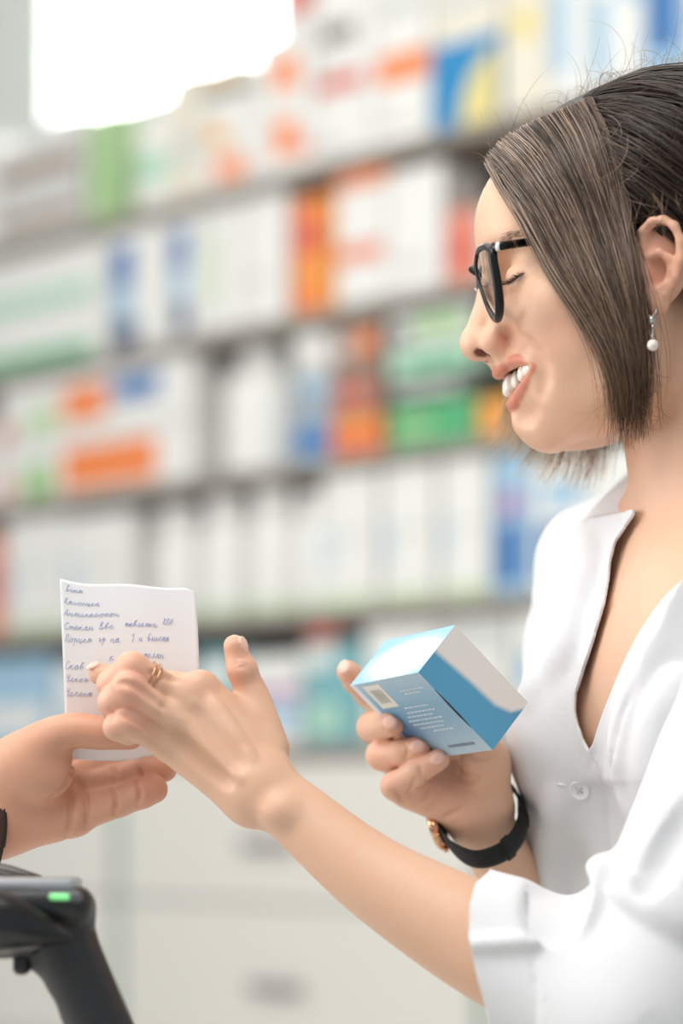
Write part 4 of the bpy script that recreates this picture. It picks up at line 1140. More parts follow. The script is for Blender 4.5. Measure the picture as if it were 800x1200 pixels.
def right_arm(h=1.05):
    f = Field((P(385, 0, 1480)[0], 1440, CAMZ - (1180 - HZ) / FPX * 1500), (P(760, 0, 1600)[0], 1640, P(0, 755, 1480)[2]), h)
    fp, fr_ = ptrs([(561, 952, 1497, 18.5), (572, 975, 1504, 18.5), (592, 1015, 1522, 20.5), (640, 1100, 1560, 27), (700, 1190, 1590, 33)])
    f.limb(fp, fr_, 64, 9)
    f.ell(P(545, 962, 1500), (10, 13, 13), 12)
    for a, b in [((579, 945, 1490, 12.5), (567, 888, 1482, 13.5)), ((548, 950, 1492, 13.5), (480, 925, 1492, 12.5)), ((556, 930, 1500, 16), (492, 893, 1516, 14)),
                 ((566, 935, 1508, 14), (478, 848, 1540, 11)), ((560, 938, 1506, 14), (470, 868, 1532, 11)), ((556, 942, 1502, 14), (470, 893, 1522, 11)), ((550, 946, 1500, 14), (480, 918, 1506, 10.5))]:
        f.cap(P(*a[:3]), P(*b[:3]), a[3], b[3], 8)
    t = f.sub(); tp, tr = ptrs([(570, 895, 1484, 14), (562, 868, 1502, 11.5), (532, 832, 1518, 9.5), (505, 806, 1526, 8)]); t.limb(tp, tr); f.merge(t, 7)
    fg = f.sub()
    FJ = [[(478, 848, 1540, 11), (432, 812, 1546, 9.2), (416, 797, 1520, 8.0), (407.5, 787, 1497, 7.0)],
          [(470, 868, 1532, 11), (436, 852, 1516, 9.6), (449, 850, 1490, 8.6), (459, 848, 1472, 7.8)],
          [(470, 893, 1522, 11), (447, 885, 1500, 9.5), (474, 881, 1482, 8.5), (491, 876, 1473, 7.4)],
          [(480, 918, 1506, 10.5), (463, 921, 1486, 8.8), (489, 905, 1474, 7.9), (514, 890, 1467, 6.7)]]
    for J in FJ:
        e = f.sub(); pp, rr = ptrs(J); e.chain(pp, rr, 2.5); fg.merge(e, .8)
    f.merge(fg, 4)
    # palm and finger creases
    for L, r in [([(470, 938), (482, 926), (486, 912)], .9), ([(484, 944), (498, 930), (500, 912)], .8), ([(500, 950), (512, 938), (514, 922)], .7), ([(520, 958), (536, 950), (545, 938)], .8),
                 ([(530, 897), (545, 907), (562, 912)], 1.0), ([(520, 905), (540, 915), (558, 916)], .8), ([(548, 882), (560, 888), (574, 888)], .6), ([(455, 926), (468, 932), (472, 942)], .8)]:
        crease(f, L, r * 1.7, 1.4, .2)
    for L in ([(448, 838), (451, 848), (449, 858)], [(474, 872), (477, 881), (474, 890)], [(489, 895), (493, 903), (492, 911)]):
        crease(f, L, 1.0, 1.0, .3)
    nail(f, 'wr', 456.5, 846, (12, -1), 5.2, 4.3)
    nail(f, 'wr', 489, 874, (12, -3), 5.2, 4.0)
    nail(f, 'wr', 513, 888.5, (12, -7), 4.8, 3.5)
    nail(f, 'wr', 403, 781, (-5, -10, -6), 5.4, 4.3)
    return f
def man_arm(h=1.2):
    f = Field((P(-330, 0, 1450)[0], 1385, CAMZ - (1030 - HZ) / FPX * 1440), (P(212, 0, 1440)[0], 1510, P(0, 815, 1420)[2]), h)
    for a, b in [((-20, 930, 1452, 25), (72, 893, 1456, 12)), ((-20, 940, 1450, 25), (92, 912, 1452, 12)), ((-20, 948, 1450, 26), (92, 930, 1449, 12)), ((2, 966, 1447, 18.5), (84, 955, 1442, 14)),
                 ((-10, 930, 1452, 24), (30, 930, 1446, 20))]:
        f.cap(P(*a[:3]), P(*b[:3]), a[3], b[3], 10)
    for dz in (0, 26): f.chain([P(-330, 930 + dz, 1462), P(-120, 925 + dz * 1.2, 1456), P(-30, 926 + dz * 1.2, 1452), P(0, 925 + dz, 1450)], [34, 29, 27, 26], 8)
    t = f.sub(); tp, tr = ptrs([(24, 893, 1430, 18), (74, 859, 1417, 11.3), (120, 859, 1415, 10.0), (152, 862, 1417, 8.4)]); t.limb(tp, tr)
    t.ell(P(46, 903, 1424), (21, 14, 18), 7)
    f.merge(t, 7)
    fg = f.sub()
    FJ = [[(74, 884, 1462, 10.5), (125, 876, 1460, 9.3), (160, 872, 1456, 8.6), (182, 872, 1452, 7.8)],
          [(90, 903, 1455, 11), (135, 893, 1452, 9.6), (170, 887, 1449, 9.0), (190, 885, 1447, 8.0)],
          [(94, 926, 1450, 11.2), (138, 914, 1444, 9.8), (172, 905, 1440, 9.2), (192, 901, 1440, 8.0)],
          [(93, 951, 1442, 12), (138, 938, 1434, 10.0), (166, 929, 1430, 9.4), (180, 925, 1430, 8.5)]]
    for J in FJ:
        e = f.sub(); pp, rr = ptrs(J); e.chain(pp, rr, 2); fg.merge(e, .8)
    f.merge(fg, 4)
    for L, r in [([(86, 886), (86, 900), (78, 918), (58, 937)], 1.3), ([(80, 928), (83, 945), (82, 965), (77, 988)], 1.1), ([(82, 905), (95, 920), (102, 945), (100, 972)], 1.1),
                 ([(130, 897), (135, 908), (134, 920)], .9), ([(131, 924), (137, 940), (134, 956)], .9), ([(162, 900), (165, 910)], .7), ([(160, 915), (164, 930), (161, 945)], .7)]:
        crease(f, L, r * 1.25, 1.6, .1)
    return f
fl, frr, fm = left_arm(), right_arm(), man_arm()
SKIN2 = lin((214, 160, 132)); NAILC = lin((244, 198, 180)); KN = lin((232, 166, 144))
def arm_mesh(f, key, base, reds):
    V, F = f.mesh(); V = tri_smooth(V, F, 2, .4)
    T = np.tile(base, (len(V), 1))
    for (x, y, Y, r, a) in reds:
        w = a * np.exp(-((np.linalg.norm(V - P(x, y, Y), axis=1) / r) ** 2)); T = T * (1 - w[:, None]) + KN * w[:, None]
    for (p, R, ln, wd) in NAILS[key]:
        q = (V - p) @ R.T
        d = np.sqrt((q[:, 0] / ln) ** 2 + (q[:, 1] / wd) ** 2)
        w = sst((1.02 - d) / .12) * (np.abs(q[:, 2]) < 2.5); T = T * (1 - w[:, None]) + NAILC * w[:, None]
    return V, F, T
lV, lF, lT = arm_mesh(fl, 'wl', SKIN, [(155, 783, 1365, 14, .5), (151, 806, 1360, 14, .5), (150, 843, 1365, 13, .5), (234, 802, 1384, 14, .3), (284, 784, 1400, 14, .35), (275, 750, 1400, 12, .4), (128, 845, 1372, 12, .4), (125, 805, 1380, 12, .4)])
rV, rF, rT = arm_mesh(frr, 'wr', SKIN, [(436, 852, 1508, 14, .4), (447, 885, 1492, 14, .4), (463, 921, 1480, 14, .4), (459, 848, 1468, 10, .5), (491, 876, 1468, 10, .5), (514, 890, 1462, 10, .5), (407, 787, 1492, 12, .5), (525, 940, 1480, 22, .35)])
mV, mF, mT = arm_mesh(fm, 'm', SKIN2, [(180, 925, 1425, 16, .45), (30, 985, 1435, 26, .3), (150, 862, 1412, 16, .3)])
# ---------------------------------------------------------------- lab coat
TY = math.radians(28)
TF = np.array([-math.cos(TY), -math.sin(TY), 0]); TL = np.array([math.sin(TY), -math.cos(TY), 0])
TB = np.stack([TF, TL, HU])
def pt_in_poly_dist(px, py, poly):
    """signed distance in pixels to a polygon, positive outside"""
    poly = np.asarray(poly, float); d = np.full(px.shape, 1e9); ins = np.zeros(px.shape, bool)
    for i in range(len(poly)):
        a, b = poly[i], poly[(i + 1) % len(poly)]; ab = b - a
        t = np.clip(((px - a[0]) * ab[0] + (py - a[1]) * ab[1]) / (ab @ ab), 0, 1)
        d = np.minimum(d, np.hypot(px - a[0] - t * ab[0], py - a[1] - t * ab[1]))
        c = ((a[1] > py) != (b[1] > py)) & (px < (b[0] - a[0]) * (py - a[1]) / (b[1] - a[1] + 1e-12) + a[0])
        ins ^= c
    return np.where(ins, -d, d)
def proj(V):
    return 400 + FPX * V[:, 0] / V[:, 1], HZ - (V[:, 2] - CAMZ) * FPX / V[:, 1]
def coat_field(h=2.1):
    f = Field((85, 1215, 815), (470, 1800, 1470), h)
    f.ell(P(872, 800, 1520), (100, 150, 170), 20, TB)
    f.cap(P(880, 900, 1530), P(900, 1500, 1540), 112, 118, 60)
    f.cap(P(900, 1400, 1540), P(905, 2150, 1545), 122, 150, 60)
    f.ell(P(676, 868, 1500), (44, 46, 52), 34)                              # far side of the bust
    f.ell(P(815, 895, 1405), (48, 48, 56), 36)                              # near side of the bust
    f.cap(P(640, 980, 1535), P(660, 1250, 1550), 14, 30, 40)
    # far shoulder and upper arm
    f.chain([P(706, 663, 1600), P(800, 612, 1545), P(872, 612, 1460)], [42, 37, 40], 16)
    f.chain([P(704, 665, 1600), P(690, 760, 1592), P(682, 850, 1580), P(700, 1010, 1590)], [42, 41, 40, 34], 10)
    f.cap(P(872, 620, 1455), P(955, 690, 1362), 40, 54, 20)
    f.ell(P(760, 730, 1500), (60, 70, 80), 40)
    # never tighter than the body under it
    X, Y, Z = np.meshgrid(*f.ax, indexing='ij', sparse=True)
    dx, dy = X - HO[0], Y - HO[1]
    ia = np.round((dx * HF[0] + dy * HF[1] - g.lo[0]) / g.h).astype(int); ib = np.round((dx * HL[0] + dy * HL[1] - g.lo[1]) / g.h).astype(int); ic = np.round((Z - HO[2] - g.lo[2]) / g.h).astype(int)
    ok = (ia >= 0) & (ia < g.n[0]) & (ib >= 0) & (ib < g.n[1]) & (ic >= 0) & (ic < g.n[2]) & (Z < P(0, 600, 1450)[2])
    bs_ = g.v[np.clip(ia, 0, g.n[0] - 1), np.clip(ib, 0, g.n[1] - 1), np.clip(ic, 0, g.n[2] - 1)]
    f.v = smin(f.v, np.where(ok, bs_ - 6.0, 60).astype(np.float32), 10)
    # soft folds of the far front
    for L, r in [([(662, 650), (668, 710), (655, 790)], 5), ([(690, 640), (690, 690), (668, 770)], 5), ([(643, 680), (645, 740), (628, 820)], 4), ([(655, 930), (650, 990), (655, 1040)], 4), ([(770, 760), (745, 840), (735, 900)], 5), ([(800, 790), (775, 850), (760, 930)], 5)]:
        crease(f, L, r + 1, 14, -4.2, 'u')
    crease(f, [(688, 881), (697, 902), (704, 921), (709, 950), (712, 985), (714, 1030)], 2.6, 1.0, 1.2)
    crease(f, [(742, 806), (728, 840), (718, 876), (712, 912)], 1.6, 1.5, .6)
    return f
def sleeve_field(h=2.2):
    f = Field((42, 1190, 940), (470, 1430, 1400), h)
    f.limb([P(500, 1092, 1352), P(600, 1124, 1338), P(690, 1165, 1322), P(752, 1196, 1308)], [42, 45, 49, 52])
    f.limb([P(752, 1196, 1308), P(845, 955, 1330), P(955, 690, 1362)], [50, 47, 56], k=26)
    # gather at the inner elbow: a high fold, the hollow left of it, and the long crease to the cuff
    q = f.sub(); q.limb([P(722, 1016, 1330), P(703, 1021, 1316), P(692, 1050, 1298), P(674, 1084, 1287), P(636, 1099, 1286), P(540, 1107, 1300)], [8, 9, 8, 6.5, 5, 3.5], 40); f.merge(q, 6)
    crease(f, [(652, 1036), (655, 1056), (648, 1080)], 10, 14, 2)
    crease(f, [(728, 1040), (765, 1058), (800, 1078), (850, 1100)], 6, 10, 1, 'u')
    crease(f, [(806, 950), (778, 1000), (758, 1038)], 3, 12, 1.5)
    f.limb([P(500, 1070, 1352), P(553, 1096, 1346), P(640, 1140, 1330), P(742, 1192, 1314)], [33, 35, 38, 39], k=5)
    crease(f, [(621, 1030), (618, 1060), (619, 1100)], 1.0, 1.0, .4)
    crease(f, [(620, 1112), (632, 1160), (650, 1205)], 1.0, 1.0, .4)
    return f
fc = coat_field(); fs_ = sleeve_field()
VPOLY = [(738, 540), (742, 580), (740, 604), (730, 617), (719, 634), (713, 655), (710, 680), (706, 704), (694, 745), (681, 785), (673, 812), (672, 832), (675, 850), (681, 867), (688, 881),
         (694, 872), (702, 846), (711, 822), (722, 795), (734, 768), (748, 742), (764, 717), (781, 696), (800, 679), (850, 655), (905, 640), (930, 560), (850, 520), (742, 520)]
cV, cF = fc.mesh(); cV = tri_smooth(cV, cF, 2, .5)
px_, py_ = proj(cV)
gv = pt_in_poly_dist(px_, py_, VPOLY) * .5
gv = np.where(cV[:, 1] > 1545, 50.0, gv)
# opening for the far forearm and the neck at the back
nk = np.hypot(cV[:, 0] - P(862, 600, 1452)[0], cV[:, 1] - 1452) - 60
gv = np.minimum(gv, np.where(cV[:, 2] > P(0, 640, 1452)[2], nk, 50.0))
dz_ = np.minimum(50, cV[:, 2] - 822)
coatV, coatF = clip_mesh(cV, cF, np.minimum(gv, dz_))
sV, sF = fs_.mesh(); sV = tri_smooth(sV, sF, 1, .5)
px_, py_ = proj(sV)
cuff = np.interp(py_, [1000, 1022, 1035, 1060, 1100, 1150, 1210, 1300], [582, 572, 557, 550.5, 549, 560, 577, 600])
sleeveV, sleeveF = clip_mesh(sV, sF, np.minimum((px_ - cuff) * .5, 1e3))
# seams: ridge of the overlapping front, stitching along the cuff
def ribbon(f, pts, r, n=40, off=.6, **kw):
    L = np.array(surf_line(f, [tuple(q) for q in spline(pts, n)], off, **kw)); L = smooth_rows(L[None], 4)[0]
    return L
# ---------------------------------------------------------------- the woman, assembled
m_skin = attr_mat('skin', .44, .06, bump=.28, bscale=1100, scale=.003)
m_hair = attr_mat('hair_strands', .34, spec=.5)
m_coat = mat('white_cotton', (226, 226, 228), .85, spec=.2, bump=.25, bscale=220)
m_teeth = mat('tooth_enamel', (240, 232, 218), .25)
m_trous = mat('grey_trouser_cloth', (120, 122, 128), .9)
m_shoe = mat('white_shoe_leather', (226, 226, 224), .4)
m_thread = mat('white_thread', (224, 224, 226), .8)
wo = thing('person', 'smiling woman in a white lab coat and glasses, reaching out with one hand', 'person', (P(890, 0, 1530)[0], 1530, 0))
bodyV, bodyF = cat_mesh((hVw, hF), (lV, lF), (rV, rF)); bodyT = np.concatenate([hT, lT, rT])
put('body', bodyV, bodyF, m_skin, parent=wo, tint=bodyT)
put('hair', hairV, hairF, m_hair, parent=wo, tint=hairT)
put('teeth', teV, teF, m_teeth, parent=wo)
for a_, b_, c_ in LASHES: put('eyelashes', a_, b_, m_hair, parent=wo, tint=c_)
for a_, b_, c_ in BROWS: put('eyebrow', a_, b_, m_hair, parent=wo, tint=c_)
coat = put('lab_coat', coatV, coatF, m_coat, parent=wo)
def solid(o, t):
    md = o.modifiers.new('thickness', 'SOLIDIFY'); md.thickness = t / 1000; md.offset = -1; md.use_rim = True
solid(coat, 2.0)
sl = put('sleeve', sleeveV, sleeveF, m_coat, parent=coat); solid(sl, 1.6)
# lower part of the coat, trousers, shoes (below the frame)
lf_ = Field((P(880, 0, 1530)[0] - 240, 1300, 0), (P(880, 0, 1530)[0] + 250, 1790, 840), 7.0)
cx = P(893, 0, 1535)[0]
lf_.cap((cx, 1538, 840), (cx, 1545, 600), 122, 142, 0)
kV, kF = lf_.mesh(); kV, kF = clip_mesh(kV, kF, np.minimum(kV[:, 2] - 590, 826 - kV[:, 2])); solid(put('coat_skirt', kV, kF, m_coat, parent=coat), 2)
for sg in (1, -1):
    lg = lf_.sub(); ft = np.array([cx, 1540, 0]) + TL * 75 * sg
    lg.limb([ft + [0, 0, 780], ft + [0, 0, 480], ft + [4, 3, 110]], [72, 56, 44]); V_, F_ = lg.mesh(); V_, F_ = clip_mesh(V_, F_, V_[:, 2] - 75); put('trouser_leg', V_, F_, m_trous, parent=wo)
    sh = Field(ft - [170, 170, 10], ft + [170, 170, 130], 5.0); sh.chain([ft - TF * 40 + [0, 0, 40], ft + TF * 50 + [0, 0, 34], ft + TF * 130 + [0, 0, 28]], [36, 34, 28], 10); sh.cap(ft + [0, 0, 45], ft + [0, 0, 95], 38, 38, 12)
    V_, F_ = sh.mesh(); V_[:, 2] = np.maximum(V_[:, 2], 1.0); put('shoe', V_, F_, m_shoe, parent=wo)
# button, buttonhole, cuff stitches
bp_ = surf_w(fc, 680, 925); bn = fgrad(fc, bp_); Rb = frame3(bn, np.array([1.0, 0, .3]))
bv, bf = lathe([(6.1, -.4), (6.6, .4), (6.6, 1.4), (5.9, 2.1), (5.0, 1.7), (4.6, 1.3), (.01, 1.3)], 36)
hv = [lathe([(.75, 1.25), (.75, 1.5)], 10, (x, y, 0)) for x in (-1.4, 1.4) for y in (-1.4, 1.4)]
m_button = mat('white_button', (236, 236, 238), .3, coat=.3)
btn = put('button', bv @ Rb + bp_ + bn * .6, bf, m_button, parent=coat)
hV_, hF_ = cat_list(*hv); 
th1 = tube(np.array([[-1.4, -1.4, 1.5], [0, 0, 1.9], [1.4, 1.4, 1.5]]), .45, 6); th2 = tube(np.array([[1.4, -1.4, 1.5], [0, 0, 1.9], [-1.4, 1.4, 1.5]]), .45, 6)
allv, allf = cat_list((hV_, hF_), th1, th2)
put('button_thread', allv @ Rb + bp_ + bn * .6, allf, mat('thread_shadow_grey', (196, 196, 200), .8), parent=coat)
bh = np.array(surf_line(fc, [(653, 919), (657, 919.6), (662, 920.4), (667, 921)], -.2))
put('buttonhole', *tube(bh, [.8, 1.1, 1.1, .8], 8), m_thread, parent=coat)
st = []
for y in np.linspace(1036, 1096, 13):
    a_ = np.array(surf_line(fs_, [(613, y), (615.5, y + 1.2), (618, y + 2)], .1)); st.append(tube(a_, .45, 5))
put('cuff_stitching', *cat_list(*st), m_thread, parent=coat)
# ---------------------------------------------------------------- ring and wristwatch
rc = P(178, 796.5, 1375.5); rd = P(155, 783, 1372) - P(217, 820, 1384); rd /= np.linalg.norm(rd)
R_ = frame3(rd, np.array([0, -1.0, 0]))
ringp = np.array([rc + (9.35 * math.cos(t)) * R_[0] + (9.35 * math.sin(t)) * R_[1] for t in np.linspace(0, 2 * np.pi, 48, endpoint=False)])
rg = thing('ring', 'slim rose gold ring on the finger of the reaching hand', 'ring', rc)
put('band', *tube(ringp, .75, 8, closed=True, flat=1.1), m_gold, parent=rg)
ringp2 = ringp + rd * 3.4
put('band', *tube(ringp2, .6, 8, closed=True, flat=.7), m_gold, parent=rg)
kk = min(range(48), key=lambda i: abs((400 + FPX * ringp2[i][0] / ringp2[i][1]) - 166) + (50 if ringp2[i][1] > rc[1] else 0))
put('stone_setting', *ball(ringp2[kk] + (ringp2[kk] - rc - rd * 3.4) / 9.35 * 1.2, 1.5), m_gold, parent=rg)
m_strap = mat('black_leather', (18, 18, 19), .6, spec=.35, bump=.3, bscale=700)
m_edge = mat('black_strap_edge', (40, 40, 41), .55)
wp = [(603, 927, 1508), (613, 950, 1492), (608, 977, 1476), (589, 998, 1468), (560, 1007, 1469), (536, 998, 1476), (520, 980, 1490), (521, 962, 1508), (540, 945, 1524), (570, 928, 1530), (593, 920, 1522)]
wpts = spline(np.array([P(*q_) for q_ in wp]), 90, closed=True); wc = wpts.mean(0)
wax = P(640, 1100, 1560) - P(561, 952, 1497); wax /= np.linalg.norm(wax)
wa = thing('wristwatch', 'slim black leather wristwatch on the wrist that holds the box', 'watch', wc)
rad_ = wpts - wc; rad_ -= (rad_ @ wax)[:, None] * wax
put('strap', *tube(wpts, 1.15, 10, closed=True, flat=7.6, up=rad_), m_strap, parent=wa)
def seg(i0, i1, r, fl): 
    idx = np.arange(i0, i1) % 90
    return tube(wpts[idx], r, 10, flat=fl, up=rad_[idx])
put('strap_keeper', *seg(8, 12, 2.3, 8.5), m_strap, parent=wa); put('strap_keeper', *seg(21, 25, 2.4, 8.7), m_strap, parent=wa)
put('strap_tail', *seg(6, 26, 2.0, 7.0), m_strap, parent=wa)
ci_ = 53; cn = rad_[ci_] / np.linalg.norm(rad_[ci_]); Rw = frame3(cn, wax); cpos = wpts[ci_]
cv_, cf_ = lathe([(11.5, -1), (12.5, 0), (12.8, 2.5), (12.2, 4.6), (11.2, 5.2), (.01, 5.2)], 40)
put('case', cv_ @ Rw + cpos + cn * .8, cf_, m_gold, parent=wa)
cv_, cf_ = lathe([(10.9, 5.2), (10.9, 5.45), (.01, 5.45)], 40)
put('dial', cv_ @ Rw + cpos + cn * .8, cf_, mat('watch_dial', (235, 232, 226), .2, coat=.8), parent=wa)
# lugs + crown facing the camera side
tng = np.cross(cn, wax)
lug = [rbox(cpos + cn * 1.6 + tng * s1 * 12.0 + wax * s2 * 6.5, (4.5, 2.6, 3.2), .8, R=np.stack([tng, wax, cn], 1)) for s1 in (1, -1) for s2 in (1, -1)]
put('lugs', *cat_list(*lug), m_gold, parent=wa)
crv, crf = lathe([(1.9, 0), (2.1, .6), (2.1, 2.2), (1.6, 2.8), (.01, 2.8)], 16)
put('crown', crv @ frame3(wax, cn) + cpos + cn * 3.2 + wax * 12.6, crf, m_gold, parent=wa)
# ---------------------------------------------------------------- the customer's arm
ma = thing('person', 'customer at the left edge, bare hand holding out the handwritten note', 'person', (P(-330, 0, 1460)[0], 1460, 0))
put('body', mV, mF, m_skin, parent=ma, tint=mT)
m_sleeve = mat('navy_knit', (70, 78, 92), .9, bump=.4, bscale=160)
sf = Field((-820, 1360, 860), (P(-130, 0, 1456)[0] + 4, 1600, 1420), 4.0)
sf.limb([P(-125, 940, 1456), P(-330, 944, 1462), P(-640, 1010, 1480)], [36, 42, 52]); sf.limb([P(-640, 1010, 1480), P(-760, 760, 1520), P(-800, 560, 1540)], [52, 58, 62], k=20)
V_, F_ = sf.mesh(); V_, F_ = clip_mesh(V_, F_, P(-138, 0, 1456)[0] - V_[:, 0]); solid(put('sleeve', V_, F_, m_sleeve, parent=ma), 2)
m_brown = mat('brown_leather', (66, 42, 32), .5, bump=.4, bscale=500)
m_brown2 = mat('dark_brown_edge', (36, 24, 20), .6)
bx = []
for t in np.linspace(0, 2 * np.pi, 72, endpoint=False):
    Yo = -math.cos(t) * 29; zo = math.sin(t) * 40
    X0 = P(-12, 0, 1452)[0] + 9 * math.cos(t) - 4 - 7 * math.sin(t) ** 2
    bx.append((X0, 1452 + Yo, P(0, 945, 1452)[2] - 9 + zo))
bx = np.array(bx); bcen = bx.mean(0)
br = thing('leather_bracelet', 'dark brown leather wrist strap at the left edge of the frame', 'bracelet', bcen)
up_ = bx - bcen; up_[:, 0] = 0
put('strap', *tube(bx, 1.6, 10, closed=True, flat=9, up=up_), m_brown, parent=br)
put('edge_stitching', *tube(bx + [8.2, 0, 0] + up_ / np.linalg.norm(up_, axis=1)[:, None] * .9, .8, 6, closed=True), m_brown2, parent=br)
kq = [i % 72 for i in range(-4, 5)]
put('strap_keeper', *tube(bx[kq], 2.6, 10, flat=10, up=up_[kq]), m_brown, parent=br)
# ---------------------------------------------------------------- handwritten note
m_paper = mat('note_paper', (251, 251, 252), .75, noise=.01, nscale=60)
m_ink = mat('blue_ink', (176, 186, 222), .6)
PL = spline(np.array([(70, 678, 1417), (72, 730, 1419), (74.5, 790, 1423), (77, 850, 1428.5), (82, 889, 1431)], float), 61)
PR = spline(np.array([(229, 687, 1421), (231.5, 730, 1422.5), (234, 795, 1426), (235, 848, 1431), (233, 874, 1436)], float), 61)
def paper(u, v):
    """u across 0..1, v down 0..1 -> point of the place"""
    ts = np.linspace(0, 1, 61)
    l = np.stack([np.interp(v, ts, PL[:, i]) for i in range(3)], -1); r = np.stack([np.interp(v, ts, PR[:, i]) for i in range(3)], -1)
    q = l * (1 - u)[..., None] + r * u[..., None]
    q[..., 1] += (5.2 * np.sin(u * math.pi) * np.exp(-u * .4) + 2.2 * np.sin(u * 9.5)) * (1 - v) ** 3 * .9
    q[..., 1] += 9.0 * np.sin(u * math.pi) * np.clip((v - .8) / .2, 0, 1) ** 1.5
    q[..., 2] += 3.0 * np.sin(u * math.pi) + 1.4 * np.sin(u * 6 + 1) * (1 - v)
    X = (q[..., 0] - 400) / FPX * q[..., 2]
    return np.stack([X, q[..., 2], CAMZ - (q[..., 1] - HZ) / FPX * q[..., 2]], -1)
NU, NV = 44, 56
U, Vv = np.meshgrid(np.linspace(0, 1, NU), np.linspace(0, 1, NV), indexing='ij')
# worn upper corner
cr = np.clip((U - .92) / .08, 0, 1) * np.clip((.055 - Vv) / .055, 0, 1)
pp = paper(U, Vv + cr * .045)
pV = pp.reshape(-1, 3)
pF = np.array([(i * NV + j, i * NV + j + 1, (i + 1) * NV + j + 1, (i + 1) * NV + j) for i in range(NU - 1) for j in range(NV - 1)])
nt_ = put('handwritten_note', pV, pF, m_paper, origin=paper(np.array([.5]), np.array([.97]))[0])
tag(nt_, 'white paper note with pale blue handwriting held between the two hands', 'note')
md = nt_.modifiers.new('thickness', 'SOLIDIFY'); md.thickness = .00022; md.offset = 1
GL = {  # cursive letters as polylines, x 0..1, y 0 (base) .. 1 (x-height)
 'и': [(0, .9), (.08, .2), (.25, 0), (.45, .5), (.5, .95), (.52, .2), (.7, 0), (.95, .4)], 'н': [(0, .9), (.05, 0), (.08, .5), (.45, .55), (.5, .95), (.5, .1), (.7, 0), (.9, .4)],
 'т': [(0, .3), (.1, .9), (.2, .85), (.2, 0), (.25, .7), (.42, .9), (.5, .6), (.5, 0), (.55, .7), (.75, .9), (.8, .2), (1, .1)], 'а': [(.5, .9), (.15, .85), (0, .4), (.2, 0), (.45, .3), (.55, .9), (.55, .2), (.7, 0), (.9, .3)],
 'о': [(.4, .9), (.05, .7), (.05, .2), (.35, 0), (.65, .3), (.6, .8), (.4, .9), (.6, .75), (.95, .7)], 'к': [(0, .9), (.08, 0), (.1, .5), (.5, .9), (.2, .5), (.5, .05), (.8, .2)],
 'е': [(0, .3), (.4, .6), (.4, .9), (.15, .8), (.05, .3), (.3, 0), (.8, .3)], 'л': [(0, .05), (.15, .1), (.35, .9), (.45, .9), (.5, .1), (.65, 0), (.9, .35)], 'с': [(.55, .8), (.3, .95), (.05, .5), (.2, .05), (.6, .15), (.85, .4)],
 'г': [(0, .6), (.2, .9), (.4, .6), (.2, .1), (.4, 0), (.75, .4)], 'п': [(0, .6), (.15, .9), (.15, 0), (.3, .8), (.5, .9), (.55, .1), (.75, 0), (.9, .35)], 'р': [(0, .6), (.15, .9), (.1, -.9), (.15, .6), (.4, .9), (.6, .5), (.4, .05), (.9, .3)],
 'б': [(.6, 1.7), (.2, 1.4), (.05, .5), (.25, 0), (.5, .3), (.4, .8), (.15, .7), (.8, .5)], 'ц': [(0, .9), (.08, .1), (.3, 0), (.5, .9), (.5, .1), (.65, -.4), (.7, .1), (.9, .3)], 'м': [(0, 0), (.2, .9), (.35, .2), (.55, .9), (.6, .1), (.75, 0), (.95, .3)],
 'В': [(.1, 0), (.15, 1.8), (.5, 1.7), (.15, 1), (.6, .6), (.45, 0), (.05, .05), (.9, .3)], 'К': [(.1, 1.8), (.1, 0), (.1, .9), (.6, 1.7), (.15, .95), (.7, 0), (.95, .3)], 'А': [(0, 0), (.4, 1.8), (.6, 0), (.5, .7), (.15, .6), (.5, .7), (.9, .3)],
 'С': [(.7, 1.5), (.4, 1.8), (.05, .9), (.3, 0), (.7, .2), (.95, .3)], 'П': [(.1, 1.7), (.1, 0), (.1, 1.6), (.6, 1.7), (.6, .1), (.9, .3)], 'Ч': [(.1, 1.7), (.15, 1), (.5, 1), (.6, 1.7), (.55, 0), (.9, .3)],
 '1': [(.1, 1.2), (.4, 1.7), (.35, 0), (.5, 0)], '0': [(.3, 1.6), (.05, 1), (.2, 0), (.5, .4), (.5, 1.3), (.3, 1.6)], '5': [(.6, 1.7), (.2, 1.6), (.2, 1), (.55, .8), (.4, 0), (.05, .1)], ' ': []}
LINES = [(694, 77, 97, 'Винт'), (710, 75, 117, 'Каголцеп'), (724, 75, 140, 'Антимасотон'), (739, 75, 110, 'Стакан'), (738, 116, 134, 'Вбс'), (736, 146, 184, 'таблетки'), (733, 190, 203, 'К10'), (752, 76, 108, 'Порцет'), (751, 115, 124, 'гр'),
         (752, 129, 141, 'на'), (751, 153, 158, '1'), (751, 162, 167, 'н'), (750, 172, 198, 'блиста'), (769, 128, 134, 'к'), (766, 168, 192, 'телан'), (779, 76, 99, 'Скаб'), (777, 105, 122, 'на'), (792, 77, 104, 'Чекст'), (806, 77, 108, 'Чесант'), (836, 79, 122, 'Аудепоск')]
GL['у'] = [(0, .9), (.1, .3), (.4, .3), (.5, .9), (.4, -.6), (.1, -.8), (.9, .3)]; GL['д'] = [(.5, .8), (.1, .7), (.1, .1), (.45, .2), (.55, .9), (.45, -.7), (.1, -.8), (.9, .3)]
ink = []
pr = np.random.default_rng(3)
